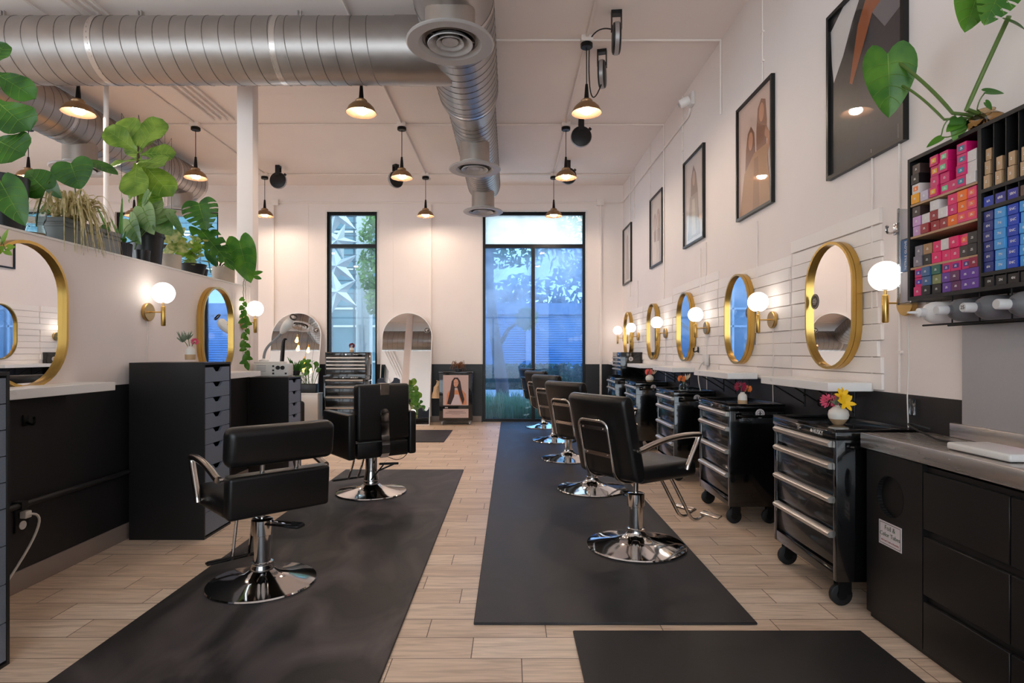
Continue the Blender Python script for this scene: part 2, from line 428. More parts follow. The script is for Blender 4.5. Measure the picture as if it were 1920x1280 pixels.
# ------------------------------------------------------------------ the room
XW = -10.0; YR = -3.2
mb = MB(); mb.box(XW, YR, -.1, XR+.2, YB+.2, 0); struct(mb.build('floor', 'floor'))
mb = MB(); mb.box(XW-.2, YR-.2, ZC, XR+.2, YB+.2, ZC+.15); struct(mb.build('ceiling', 'ceiling_paint'))
WT = 3.638
openings = [(-9.4,-7.95,.1,WT), (-6.851,-5.06,.1,WT), (-3.176,-2.308,.1,WT), (-.48,1.302,0,WT)]
def two_tone(mb, x0, y0, z0, x1, y1, z1):
    if z0 < DADO: mb.box(x0, y0, z0, x1, y1, min(z1, DADO), m=1)
    if z1 > DADO: mb.box(x0, y0, max(z0, DADO), x1, y1, z1, m=0)
def holed_wall(name, y0, y1, ops):
    mb = MB(); x = XW
    for a, b, z0, z1 in ops:
        two_tone(mb, x, y0, 0, a, y1, ZC); x = b
        if z0 > 0: two_tone(mb, a, y0, 0, b, y1, z0)
        two_tone(mb, a, y0, z1, b, y1, ZC)
    two_tone(mb, x, y0, 0, XR, y1, ZC)
    return struct(mb.build(name, ['wall_paint', 'dado_paint']))
holed_wall('wall_back', YB, YB+.2, openings)
rear_fill_ops = [(-9.4,-4.6,.1,3.8), (-4.2,1.6,.1,3.8)]  # unseen openings added behind the camera to let in fill daylight
holed_wall('wall_rear', YR-.2, YR, rear_fill_ops)
mb = MB(); two_tone(mb, XR, YR-.2, 0, XR+.2, YB+.2, ZC); struct(mb.build('wall_right', ['wall_paint', 'dado_paint']))
left_fill_ops = [(-2.4,.6,.1,3.6), (1.2,4.4,.1,3.6), (5.0,8.2,.1,3.6)]  # out of view openings, added to bring more daylight into the room
mb = MB(); y_ = YR-.2
for a, b, z0, z1 in left_fill_ops:
    two_tone(mb, XW-.2, y_, 0, XW, a, ZC); two_tone(mb, XW-.2, a, 0, XW, b, z0); two_tone(mb, XW-.2, a, z1, XW, b, ZC); y_ = b
two_tone(mb, XW-.2, y_, 0, XW, YB+.2, ZC); struct(mb.build('wall_far_left', ['wall_paint', 'dado_paint']))
mb = MB(); two_tone(mb, XL-.34, YR, 0, XL, 5.6, 1.82); mb.box(XL-.345, YR, 1.82, XL+.004, 5.604, 1.832, m=2)
struct(mb.build('wall_left', ['wall_paint', 'dado_paint', 'ledge_white']))
# baseboards
def base(name, x0, y0, x1, y1):
    mb = MB(); mb.box(x0, y0, 0, x1, y1, .105, bev=.003); struct(mb.build(name, 'baseboard'))
base('baseboard_left', XL, YR, XL+.012, 5.6)
mb = MB(); bx = XW
for a, b, z0, z1 in openings:
    mb.box(bx, YB-.012, 0, a-.02, YB, .105, bev=.003); bx = b+.02
mb.box(bx, YB-.012, 0, XR, YB, .105, bev=.003); struct(mb.build('baseboard_back', 'baseboard'))
base('baseboard_right', XR-.012, 2.75, XR, YB-.012)
# windows
def window(name, a, b, z0, z1, y, bars, transom, mats, mull=None, sgn=1):
    mb = MB(); t = .045; y0, y1 = y, y+.07
    mb.box(a, y0, z0, a+t, y1, z1); mb.box(b-t, y0, z0, b, y1, z1)
    mb.box(a+t, y0, z1-t, b-t, y1, z1); mb.box(a+t, y0, z0, b-t, y1, z0+.05)
    mb.box(a+t, y0, transom-.032, b-t, y1, transom+.032)
    for x in bars: mb.box(x-.03, y0, z0+.05, x+.03, y1, transom-.032)
    fr = struct(mb.build(name, 'window_frame'))
    xs = [a+t]+list(bars)+[b-t]
    for i in range(len(xs)-1):
        p = MB(); p.box(xs[i]+(.03 if i else 0), y+.03, z0+.05, xs[i+1]-(.03 if i < len(xs)-2 else 0), y+.036, transom-.032); p.build('pane', mats[0], fr)
    p = MB(); p.box(a+t, y+.03, transom+.032, b-t, y+.036, z1-t); p.build('transom_pane', mats[1], fr)
    return fr
TZ = H+(660-460)/108.3
for i, (ya, yb, za, zb) in enumerate(left_fill_ops):
    mb = MB(); t = .045; x0, x1 = XW-.14, XW-.07
    mb.box(x0,ya,za,x1,ya+t,zb); mb.box(x0,yb-t,za,x1,yb,zb); mb.box(x0,ya+t,zb-t,x1,yb-t,zb); mb.box(x0,ya+t,za,x1,yb-t,za+.05); mb.box(x0,(ya+yb)/2-.03,za+.05,x1,(ya+yb)/2+.03,zb-t)
    f_ = struct(mb.build('window_%d' % (7+i), 'window_frame')); mb = MB(); mb.box(XW-.11,ya+t,za+.05,XW-.104,yb-t,zb-t); mb.build('pane', 'pane_open', f_)  # added far left windows, only there for the daylight
window('window_1', *openings[3], YB+.05, [(1000-957)/108.3], TZ, ['pane_dusty_haze','pane_bright'])
window('window_2', *openings[2], YB+.05, [], TZ, ['pane_clear','pane_clear'])
window('window_3', *openings[1], YB+.05, [-5.95], TZ, ['pane_clear','pane_clear'])
window('window_4', *openings[0], YB+.05, [-8.7], TZ, ['pane_clear','pane_clear'])
window('window_5', *rear_fill_ops[0], YR-.13, [-7.4,-6.0], 2.6, ['pane_open','pane_open'])  # the two rear windows are unseen additions that supply fill light
window('window_6', *rear_fill_ops[1], YR-.13, [-2.2,-.7], 2.6, ['pane_open','pane_open'])
# white reveal trim of the two visible windows
for i, (a, b, z0, z1) in enumerate((openings[2], openings[3])):
    mb = MB()
    mb.box(a-.028, YB-.008, max(z0, DADO), a, YB+.05, z1+.03); mb.box(b, YB-.008, max(z0, DADO), b+.028, YB+.05, z1+.03); mb.box(a, YB-.008, z1, b, YB+.05, z1+.03)
    struct(mb.build('trim_%d' % (i+1), 'white_matte'))
# square post, wall end cap
mb = MB(); mb.box(-2.645, 5.67, 0, -2.49, 5.80, ZC, bev=.006); mb.box(-2.64, 5.6, 0, XL+.006, 5.672, 1.82); struct(mb.build('trim_3', 'wall_paint'))

# conduits, seams and boxes on walls and ceiling (painted like the wall)
n_tr = [3]
def trim(mb, mtl='conduit'): n_tr[0] += 1; return struct(mb.build('trim_%d' % n_tr[0], mtl))
zc = ZC-.014
rows = [5.39, 7.40, 9.48]; cols = [.70, -1.37, -3.97, -6.08]
for x in cols[:3]:
    mb = MB(); mb.cyl((x, -3, zc), (x, 9.48, zc), .012, n=8)
    for y in rows: mb.box(x-.055, y-.055, ZC-.055, x+.055, y+.055, ZC, bev=.004)
    trim(mb)
for y in rows:
    mb = MB(); mb.cyl((-9.5, y+.02, zc), (XR-.012, y+.02, zc), .011, n=8)
    mb.cyl((XR-.012, y+.02, zc), (XR-.012, y+.02, DADO+1.1 if y > 6 else 3.4), .009, n=8); trim(mb)
mb = MB(); zb = 3.795
mb.tube(roundpath([(-9.5,YB-.014,zb),(XR-.016,YB-.014,zb),(XR-.016,6.35,zb-.02),(XR-.016,6.3,3.86)], .06), .013, 8)
mb.box(1.49, YB-.06, zb-.055, 1.61, YB, zb+.055, bev=.006); mb.box(-4.12, YB-.05, zb-.05, -4.0, YB, zb+.05, bev=.006)
trim(mb)
for x in (-4.1, -1.38, 1.56):
    mb = MB(); mb.box(x-.017, YB-.03, .1, x+.017, YB-.002, zb-.04, bev=.003); trim(mb)
for x, z0, z1 in ((-3.5,.1,zb),(-2.03,1.9,zb),(.2,3.66,zb)):
    mb = MB(); mb.box(x-.004, YB-.004, max(z0,DADO), x+.004, YB, z1); trim(mb)
for x in (-3.42, -3.5, -3.58, -3.66):
    mb = MB(); mb.box(x-.012, 1.5, ZC-.035, x+.012, 7.25, ZC-.012, bev=.003); trim(mb)
# wall wires on the right wall: above and below the frames
for y, z0, z1 in ((4.52,3.25,ZC),(4.62,1.05,2.24),(3.15,1.0,2.3),(2.93,1.01,2.35),(5.83,1.05,2.3),(6.0,1.05,2.27),(6.62,3.28,ZC),(8.15,3.3,ZC),(9.2,3.3,ZC),(7.42,1.05,2.3),(8.95,1.05,2.3)):
    mb = MB(); mb.cyl((XR-.008, y, z0), (XR-.008, y, z1), .006, n=6)
    for z in (z0+.2, (z0+z1)/2): mb.box(XR-.016, y-.02, z-.006, XR, y+.02, z+.006)
    trim(mb)
# shiplap boards behind the mirrors on the right wall
random.seed(11)
mb = MB(); bh = .0875; secs = [(3.06,4.05),(4.05,5.46),(5.46,7.0),(7.0,8.55),(8.55,10.08)]
for si, (a, b) in enumerate(secs):
    top = 11 if si in (0,2) else 10
    for k in range(top):
        z = 1.012+k*bh
        e0 = a+random.choice((.0,.03,.05,.0,.012)) if si == 0 else a+random.choice((0,.012,.02))
        e1 = b+random.choice((-.01,.0,-.02)); t = .010+random.choice((0,.005,.009))
        mb.box(XR-t, e0, z, XR, e1, z+bh-.005, bev=.0015, seg=1)
trim(mb, 'slat_white')
mb = MB(); mb.box(XR-.01, YR, .84, XR, 2.52, 1.43); trim(mb, 'grey_panel')
# black rail pipe along the left dado
mb = MB(); mb.cyl((XL+.03, -1, .44), (XL+.03, 5.5, .44), .016, n=10)
for y in (1.2, 2.95, 4.6): mb.box(XL, y-.02, .42, XL+.05, y+.02, .46)
n_tr[0] += 1; tag(mb.build('wall_pipe', 'dado_paint'), 'black painted pipe running along the dark lower left wall', 'pipe')

# ------------------------------------------------------------------ street outside
mb = MB(); mb.box(-40, YB+.2, -.25, 30, 60, -.06); struct(mb.build('ground', mat('asphalt', (120,124,140), .8, bump=.1, bscale=80, scale=1.5)))
mb = MB(); mb.box(-40, 15.2, -.06, 30, 18.0, .06); tag(mb.build('pavement', mat('pavement', (186,178,176), .8, scale=2)), 'pale concrete pavement across the street', 'pavement')
random.seed(5)
def grassclump(name, x0, x1, y0, y1, n, h, label):
    mb = MB(); mb.box(x0, y0, -.06, x1, y1, .0, m=1)
    for i in range(n):
        x, y = random.uniform(x0, x1), random.uniform(y0, y1); a = random.uniform(0, 6.28); hh = h*random.uniform(.6, 1.15); w = .007
        d = V((math.cos(a), math.sin(a), 0)); s = V((-d.y, d.x, 0)); sp = random.uniform(.1, .5)*hh; b = V((x, y, 0))
        v = []
        for t in (0, .4, .75, 1):
            c = b+d*sp*t*t+V((0,0,hh*(t-.25*t*t)))
            v.append((mb.bm.verts.new(c-s*w*(1.05-t)), mb.bm.verts.new(c+s*w*(1.05-t))))
        for p, q in zip(v, v[1:]): mb._f((p[0], p[1], q[1], q[0]), 0)
    o = mb.build(name, ['grass_out', 'soil'], fixn=False); return tag(o, label, 'grass', kind='stuff')
grassclump('ornamental_grass', -.75, 1.7, 10.55, 11.6, 2600, .62, 'tufted green ornamental grass outside the wide window')
def blob_tree(name, base, crown, trunk_pts, r0, n, leafsize, label, mtl='leaf_out', cat='tree'):
    t = thing(name, label, cat, base)
    mb = MB()
    for pts, ra, rb in trunk_pts: mb.tube(pts, [ra+(rb-ra)*i/(len(pts)-1) for i in range(len(pts))], 10)
    mb.build('trunk', mat(name+'_bark', (86,70,72), .9, bump=.4, bscale=30), t)
    mb = MB()
    for i in range(n):
        c, r = random.choice(crown)
        while True:
            p = V([random.uniform(-1,1) for _ in range(3)])
            if .35 < p.length < 1: break
        q = V(c)+V((p.x*r[0], p.y*r[1], p.z*r[2])); a = V([random.gauss(0,1) for _ in range(3)]).normalized(); b = a.orthogonal().normalized(); L = leafsize*random.uniform(.6,1.4)
        mb._f([mb.bm.verts.new(q+v) for v in (a*L, b*L*.45, -a*L, -b*L*.45)], 0)
    mb.build('foliage', mtl, t, fixn=False)['kind'] = 'stuff'
    return t
blob_tree('street_tree', (-.15,12.6,-.06), [((.1,.3,3.9),(1.5,1.2,.8)),((-.7,.2,4.6),(1.3,1.2,1.0)),((1.0,.4,4.5),(1.2,1,.9)),((.5,.1,2.0),(.2,.2,.2))],
          [([(0,0,0),(-.03,0,.6),(-.12,0,1.2),(-.22,0,1.9),(-.3,0,2.7),(-.3,0,3.6)], .15, .08), ([(-.14,0,1.3),(.1,0,1.75),(.35,.05,1.95),(.7,.1,2.2)], .05, .02)], .14, 5200, .085,
          'street tree with leaning grey trunk seen through the wide window')
blob_tree('young_tree', (-3.0,12.4,-.06), [((.12,0,3.0),(.36,.35,.5)),((.2,0,2.4),(.26,.3,.4)),((.2,0,3.8),(.4,.4,.5))],
          [([(.25,0,0),(.22,0,1.5),(.2,0,3.2)], .035, .02)], .05, 1500, .06, 'light green young tree right of the white column outside the narrow window')
# hedge and blue ribbed building
mb = MB(); mb.box(-2.2, 18.2, 0, 9, 18.9, .7, bev=.15, seg=3)
for i in range(5200):
    q = V((random.uniform(-2.2,9), random.choice((18.18, random.uniform(18.2,18.8))), random.uniform(.05,.82))); a = V([random.gauss(0,1) for _ in range(3)]).normalized(); b = a.orthogonal().normalized(); L = .09
    mb._f([mb.bm.verts.new(q+v) for v in (a*L, b*L*.6, -a*L, -b*L*.6)], 0)
tag(mb.build('hedge', 'hedge_out', fixn=False), 'low dark hedge in front of the blue building across the street', 'hedge')
b_ = thing('blue_building', 'blue ribbed metal building across the street, seen through the wide window', 'building', (0,21,0))
mb = MB(); mb.box(-1.9, .06, 0, 11, 4, 2.55)
for k in range(30): mb.box(-1.9, 0, .05+k*.083, 11, .06, .05+k*.083+.055)
mb.build('wall', mat('blue_cladding', (84,142,190), .5, scale=2, var=.12), b_)
mb = MB(); mb.box(-2.0, -.15, 2.55, 11.2, 4.2, 2.95); mb.build('roof_fascia', mat('fascia', (120,140,168), .6), b_)
mb = MB(); mb.box(.55, -.05, 0, .9, .02, 2.5); mb.build('downpipe', mat('downpipe', (150,165,190), .6), b_)
# hazy trees behind it
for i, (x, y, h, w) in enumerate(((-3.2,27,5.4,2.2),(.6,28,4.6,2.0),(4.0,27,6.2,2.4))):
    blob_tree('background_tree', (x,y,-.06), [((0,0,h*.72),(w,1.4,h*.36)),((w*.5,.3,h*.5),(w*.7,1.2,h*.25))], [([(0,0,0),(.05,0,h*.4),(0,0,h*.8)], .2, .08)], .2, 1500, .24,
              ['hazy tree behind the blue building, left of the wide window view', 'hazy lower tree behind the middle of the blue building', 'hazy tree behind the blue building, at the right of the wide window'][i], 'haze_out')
# glazed building with the white column and silver stars
g_ = thing('glass_building', 'pale teal glazed building with white window bars outside the narrow window', 'building', (-8,19,0))
mb = MB(); mb.box(-9, 0, 0, 5.6, 3, 8); mb.build('wall', mat('teal_glass', (78,122,140), .16, scale=.8, var=.2, coat=.4), g_)
mb = MB()
for z in (.9, 2.05, 2.62, 3.9, 5.1): mb.box(-9, -.05, z-.03, 5.6, .0, z+.03)
for x in (-8,-6.3,-4.6,-2.9,-1.2,.5,2.2,3.05,4.6): mb.box(x-.03, -.05, 0, x+.03, .0, 8)
mb.build('window_bar', 'white_matte', g_)
mb = MB(); mb.box(-3.46, 13.2, -.06, -3.17, 13.5, 7, bev=.01); mb.box(-3.36, 13.17, -.06, -3.31, 13.2, 7); tag(mb.build('column', mat('column_paint', (206,208,214), .6, bump=.05)), 'square pale concrete column outside the narrow window', 'column')
def star(name, c, r, label, rot):
    mb = MB(); c = V(c); pts = []
    for i in range(10):
        a = rot+PI/2+i*PI/5; q = r if i % 2 == 0 else r*.36; pts.append(c+V((q*math.cos(a), 0, q*math.sin(a))))
    f, k = c+V((0,-r*.32,0)), c+V((0,r*.1,0))
    for i in range(10):
        a, b = pts[i], pts[(i+1) % 10]; mb.poly((a, b, f)); mb.poly((b, a, k))
    mb.cyl(c, (c.x,14.6,c.z), .03, n=10)
    return tag(mb.build(name, mat('star_metal', (214,216,222), .3, metal=.45, var=.05)), label, 'sculpture', 'silver stars on the lattice')
rk = thing('lattice_frame', 'dark steel lattice carrying the silver stars outside the narrow window', 'frame', (-4.4,14.6,0))
mb = MB()
for z in [2.35+.16*k for k in range(18)]: mb.box(-5.2, 0, z-.012, .62, .03, z+.012)
for x in [-5+.55*k for k in range(11)]: mb.box(x-.02, .03, 0, x+.02, .06, 5.4)
mb.build('lattice', mat('lattice_steel', (92,112,128), .5, metal=.4), rk)
for (px, py, r, lb, ro) in ((640,404,.56,'topmost silver star sculpture outside the narrow window',.3),(642,452,.46,'second silver star from the top outside the narrow window',.9),
                        (641,500,.56,'third silver star from the top outside the narrow window',.25),(642,548,.54,'lowest silver star sculpture outside the narrow window',.3)):
    star('star_sculpture', P(px-7, py, 14.42 if py < 430 or py == 500 else 14.2), r, lb, ro)
for (x, z, lb) in ((-9.2,3.4,'silver star seen left of a white bar through the planted window'),(-8.3,2.5,'lower silver star seen through the window behind the fig plant'),(-10,2.6,'silver star at the left of the planted window')):
    pass

# ------------------------------------------------------------------ ducts
def helix(mb, c0, axis, R, length, pitch, r=.0035, n=36, m=0):
    c0 = V(c0); ax = V(axis).normalized(); a = ax.orthogonal().normalized(); b = ax.cross(a)
    k = int(length/pitch*n); pts = [c0+ax*(pitch*i/n)+(a*math.cos(2*PI*i/n)+b*math.sin(2*PI*i/n))*R for i in range(k+1)]
    mb.tube(pts, r, 5, m=m)
def duct_pipe(mb, p0, p1, R, n=40): mb.tube([p0, p1], R, n)
def straps(parent, pts, R, axis):
    for c in pts:
        c = V(c); mb = MB(); q = []
        for i in range(41):
            a = 2*PI*i/40
            q.append(c+((V((0,math.cos(a),math.sin(a))) if axis == 'x' else V((math.cos(a),0,math.sin(a))))*(R+.003)))
        w = V((.024,0,0)) if axis == 'x' else V((0,.024,0))
        vs = [(mb.bm.verts.new(p-w), mb.bm.verts.new(p+w)) for p in q]
        for u, v in zip(vs, vs[1:]): mb._f((u[0], u[1], v[1], v[0]))
        mb.build('band', 'galv_band', parent)
def diffuser(parent, x, y, ztop, zr=3.31):
    mb = MB(); mb.lathe([(.17,0),(.17,ztop-zr)], (x,y,zr+.01), 36); mb.tube([(x+.171*math.cos(a),y+.171*math.sin(a),zr+.07) for a in [2*PI*i/36 for i in range(36)]], .004, 5, closed=True)
    cl = mb.build('collar', 'galv_collar', parent)
    mb = MB()
    mb.lathe([(.17,.04),(.20,.03),(.295,.012),(.30,0),(.29,-.008),(.215,-.004),(.19,.02),(.185,.06)], (x,y,zr), 44)
    for r, d in ((.155,-.004),(.095,.004)):
        mb.lathe([(r*.62,.05),(r*.8,.03),(r,d),(r*.98,d-.006),(r*.72,.018),(r*.55,.045)], (x,y,zr), 36)
    mb.lathe([(0,.012),(.05,.006),(.058,.012),(.05,.03)], (x,y,zr), 24)
    for k in range(4):
        a = k*PI/2+.4; mb.cyl((x+.03*math.cos(a),y+.03*math.sin(a),zr+.045), (x+.18*math.cos(a),y+.18*math.sin(a),zr+.045), .006, n=6)
    mb.build('ring_diffuser', 'diffuser', cl)
    mb = MB(); mb.lathe([(0,0),(.165,0),(.165,.01),(0,.01)], (x,y,zr+.12), 24); mb.build('throat', 'void', cl)
    # saddle flange
    mb = MB(); mb.lathe([(.19,0),(.215,.0),(.215,.012),(.17,.012)], (x,y,ztop-.01), 32); return cl
t = thing('spiral_duct', 'galvanised spiral duct running towards the back wall with three round diffusers', 'duct', (0,0,0))
mb = MB(); duct_pipe(mb, (-.41,1.2,3.77), (-.41,5.75,3.77), .29)
mb.tube([(-.41,5.75,3.77),(-.41,5.95,3.79),(-.41,6.15,3.81)], [.29,.27,.25], 40)
duct_pipe(mb, (-.41,6.15,3.81), (-.41,9.15,3.81), .25); mb.build('pipe', 'galv', t)
mb = MB(); helix(mb, (-.41,1.3,3.77), (0,1,0), .29, 2.2, .115); helix(mb, (-.41,4.2,3.77), (0,1,0), .29, 1.5, .115); helix(mb, (-.41,6.2,3.81), (0,1,0), .25, 2.9, .105); mb.build('seam', 'galv_seam', t)
straps(t, [(-.41,9.1,3.81)], .25, 'y'); straps(t, [(-.41,3.55,3.77),(-.41,4.25,3.77),(-.41,5.72,3.77)], .29, 'y')
for y in (4.0, 6.75, 8.8): diffuser(t, -.41, y, 3.60)
mb = MB(); mb.lathe([(0,0),(.245,0),(.25,-.02)], (-.41,9.152,3.81), 36, axis=(0,1,0)); mb.build('end_cap', 'galv', t)
for y in (2.6, 5.0, 7.8):
    mb = MB(); mb.box(-.43, y-.004, ZC-.05, -.39, y+.004, ZC); mb.build('hanger', 'galv_band', t)
t = thing('cross_duct', 'wide galvanised spiral duct crossing the room in front, joined into the other duct', 'duct', (0,0,0))
yx, zx, rx = 4.97, 3.757, .265
mb = MB(); duct_pipe(mb, (-9.9,yx,zx), (-.62,yx,zx), rx); mb.tube([(-.95,yx,zx),(-.62,yx,zx),(-.5,yx,zx)], [rx+.006,rx+.006,rx+.004], 40); mb.build('pipe', 'galv', t)
mb = MB(); helix(mb, (-8.6,yx,zx), (1,0,0), rx, 7.55, .132); mb.build('seam', 'galv_seam', t)
straps(t, [(-3.4,yx,zx),(-1.92,yx,zx),(-4.9,yx,zx)], rx, 'x')
for i, x in enumerate((-4.3,-3.14,-1.79)):
    mb = MB(); mb.box(x-.014, yx-.012, zx+rx-.02, x-.006, yx+.012, ZC); mb.box(x+.012, yx-.012, zx+rx-.02, x+.02, yx+.012, ZC); mb.build('hanger', 'galv_band', t)
t = thing('side_duct', 'galvanised spiral duct over the planted partition on the left', 'duct', (0,0,0))
mb = MB(); duct_pipe(mb, (-4.95,5.25,3.80), (-4.95,9.1,3.80), .262); mb.build('pipe', 'galv', t)
mb = MB(); helix(mb, (-4.95,5.3,3.80), (0,1,0), .262, 3.75, .12); mb.build('seam', 'galv_seam', t)
straps(t, [(-4.95,6.35,3.8),(-4.95,8.4,3.8),(-4.95,9.06,3.8)], .262, 'y')
for y in (6.75, 8.8): diffuser(t, -4.95, y, 3.60)
mb = MB(); mb.lathe([(0,0),(.258,0),(.262,-.02)], (-4.95,9.102,3.80), 36, axis=(0,1,0)); mb.build('end_cap', 'galv', t)
mb = MB(); mb.cyl((-3.79,5.5,1.9), (-3.79,5.5,ZC), .022, n=12); mb.box(-3.83, 5.46, ZC-.02, -3.75, 5.54, ZC); tag(mb.build('white_pole', 'conduit'), 'thin white pole standing up to the ceiling behind the plants', 'pole')
mb = MB(); mb.box(-3.88,5.42,1.86,-3.70,5.58,1.9); mb.box(-3.85,5.45,0,-3.73,5.55,1.86); tag(mb.build('pole_pedestal','wall_paint'), 'white box carrying the thin pole behind the planted partition', 'pedestal')

# ------------------------------------------------------------------ pendants
def pendant(label):
    t = thing('pendant_lamp', label, 'lamp', (0,0,ZC), 0, 'bronze pendant lamps')
    mb = MB(); mb.lathe([(0,-.055),(.05,-.055),(.056,-.06),(.056,-.09),(.05,-.095),(0,-.095)], n=24); mb.build('canopy', 'dark_metal', t)
    mb = MB(); mb.cyl((0,0,-.56), (0,0,-.09), .0045, n=8); mb.build('cord', 'dark_metal', t)
    mb = MB(); mb.lathe([(0,-.43),(.012,-.43),(.016,-.47),(.022,-.55),(.026,-.575),(.0,-.575)], n=18); mb.build('socket', 'dark_metal', t)
    mb = MB(); mb.lathe([(.02,-.565),(.045,-.572),(.055,-.585),(.05,-.6),(.085,-.615),(.115,-.645),(.135,-.685),(.139,-.695),(.137,-.696)], n=36); mb.lathe([(.137,-.696),(.134,-.694),(.11,-.65),(.082,-.622),(.046,-.607),(.0,-.6)], n=36, m=1); mb.build('shade', ['bronze','shade_inner'], t)
    mb = MB(); mb.lathe([(0,-.70),(.035,-.698),(.052,-.685),(.056,-.672),(.05,-.66),(.03,-.64),(0,-.62)], n=20); mb.build('bulb', 'bulb', t)
    return t
pl = None
names = {(0,0):'bronze pendant lamp nearest on the right, under a cord reel',(0,1):'bronze pendant lamp just under the crossing duct, left of the big diffuser',(0,2):'bronze pendant lamp at the left below the crossing duct, above the fig plant',
 (1,0):'bronze pendant lamp in the right row, second from the front',(1,1):'bronze pendant lamp in the middle row, partly in front of a cord reel',(1,2):'bronze pendant lamp between the fig plant and the white post',(1,3):'bronze pendant lamp glowing behind the leaves at the far left',
 (2,0):'bronze pendant lamp hanging before the top of the wide window',(2,1):'small far bronze pendant lamp between the two street windows',(2,2):'far bronze pendant lamp right of the white post',(2,3):'far bronze pendant lamp half hidden behind the plants, at the left window'}
for (r, c), lb in names.items():
    loc = (cols[c], rows[r], ZC)
    if pl is None: pl = pendant(lb); pl.location = loc
    else: dup(pl, lb, loc)
# cord reels
def reel(label, loc, rz):
    t = thing('cord_reel', label, 'cord reel', loc, rz, 'black ceiling cord reels')
    mb = MB(); mb.lathe([(0,-.035),(.105,-.035),(.122,-.028),(.125,-.015)], (0,0,-.23), 32, axis=(0,1,0)); mb.lathe([(.125,.015),(.122,.028),(.105,.035),(0,.035)], (0,0,-.23), 32, axis=(0,1,0)); mb.build('drum', 'plastic_black', t)
    mb = MB(); mb.lathe([(.12,-.02),(.129,-.016),(.129,.016),(.12,.02)], (0,0,-.23), 32, axis=(0,1,0)); mb.build('rim', 'reel_grey', t)
    mb = MB(); mb.box(-.032,-.045,-.16,.032,-.036,-.02); mb.box(-.032,.036,-.16,.032,.045,-.02); mb.box(-.032,-.045,-.03,.032,.045,0); mb.build('bracket', 'plastic_black', t)
    mb = MB(); mb.cyl((.095,0,-.15),(.115,0,-.125),.02,n=10); mb.build('guide', 'plastic_black', t)
    return t
r0 = reel('black cord reel on the ceiling, the nearest one on the right, seen edge on', (.90,4.98,ZC), PI/2-.1)
for lb, loc, rz in (('black cord reel seen edge on, beside the nearest right pendant', (.878,5.62,ZC), PI/2-.25),('round black cord reel facing the room, left of the wall camera', (.875,7.25,ZC), 0),
                    ('black cord reel right behind a pendant near the wide window', (.87,8.87,ZC), .1),('black cord reel behind the middle row pendant', (-1.77,9.05,ZC), .8),('black cord reel right of the white post near the back wall', (-3.6,9.1,ZC), 0)):
    dup(r0, lb, loc, rz)
for i, (a, b, c, lb) in enumerate((((.73,5.37,ZC-.03),(.78,5.2,ZC+.02),(.9,5.02,ZC-.14),'black cable looping from the ceiling box to the nearest cord reel'),((.72,5.36,ZC-.12),(.72,5.5,ZC-.75),(.87,5.58,ZC-.33),'black cable hanging from the right pendant canopy to a cord reel'))):
    mb = MB(); mb.tube(bez(a, b, c, 12), .006, 6); tag(mb.build('reel_cable', 'cord_black'), lb, 'cable')
# camera at the ceiling corner
t = thing('security_camera', 'small white security camera high on the right wall', 'camera', (XR,6.25,3.9))
mb = MB(); mb.box(-.04,-.06,-.07,0,.06,.07,bev=.008); mb.build('mount', 'white_matte', t)
mb = MB(); mb.lathe([(0,-.06),(.035,-.06),(.045,-.045),(.05,0),(.045,.05),(0,.06)], (-.09,.02,-.02), 20, axis=(-1,.4,-.4)); mb.build('housing', 'white_gloss', t)
mb = MB(); mb.lathe([(0,0),(.022,0),(.022,.008),(0,.008)], (-.142,.042,-.044), 16, axis=(-1,.4,-.4)); mb.build('lens', 'reel_grey', t)
# smoke detector
mb = MB(); mb.lathe([(0,-.04),(.05,-.038),(.07,-.02),(.075,0)], (-1.4,9.75,ZC), 24); tag(mb.build('smoke_detector', 'white_matte'), 'white round smoke detector on the ceiling by the far pendant', 'detector')
# ------------------------------------------------------------------ pill mirrors (local: wall plane y=0, facing -y)
def pill(w, h, n=18):
    r = w/2; s = h/2-r; pts = []
    for i in range(n+1): a = PI*i/n; pts.append((r*math.cos(a), s+r*math.sin(a)))
    for i in range(n+1): a = PI+PI*i/n; pts.append((r*math.cos(a), -s+r*math.sin(a)))
    return pts
def loft(mb, rings, m=None):
    vs = [[mb.bm.verts.new(V(p)) for p in r] for r in rings]
    for A, B in zip(vs, vs[1:]):
        k = len(A)
        for j in range(k): mb._f((A[j], A[(j+1) % k], B[(j+1) % k], B[j]), m)
def pill_mirror(label, loc, rz, w=.52, h=.75):
    t = thing('wall_mirror', label, 'mirror', loc, rz, 'brass pill shaped mirrors')
    mb = MB(); o = pill(w, h); inn = pill(w-.03, h-.03); i2 = pill(w-.012, h-.012)
    R = lambda p, y: [(x, y, z) for x, z in p]
    loft(mb, [R(o, 0), R(o, -.034), R(i2, -.034), R(i2, -.037), R(o, -.037), R(o, -.055), R(inn, -.055), R(inn, -.03)])
    mb.build('mirror_frame', 'brass', t)
    mb = MB(); mb.poly([(x, -.03, z) for x, z in pill(w-.028, h-.028)]); g = mb.build('mirror_glass', 'mirror', t, fixn=False)
    return t
zr = 1.485
m1 = pill_mirror('brass pill mirror nearest on the right wall, left of the colour tube rack', (XR-.02,3.475,zr), -PI/2)
mirrors = [m1]
for y, lb in ((4.89,'brass pill mirror second along the right wall, reflecting the blue window'),(6.38,'brass pill mirror in the middle of the right wall row'),(7.83,'brass pill mirror on the right wall, second from the back corner'),(9.48,'brass pill mirror above the far tool chest by the back corner')):
    mirrors.append(dup(m1, lb, (XR-.02,y,zr)))
ml1 = pill_mirror('large brass pill mirror at the left edge of the picture', (XL,2.975,1.40), PI/2)
ml2 = dup(ml1, 'brass pill mirror on the left wall behind the tall drawer unit', (XL,4.915,1.38))
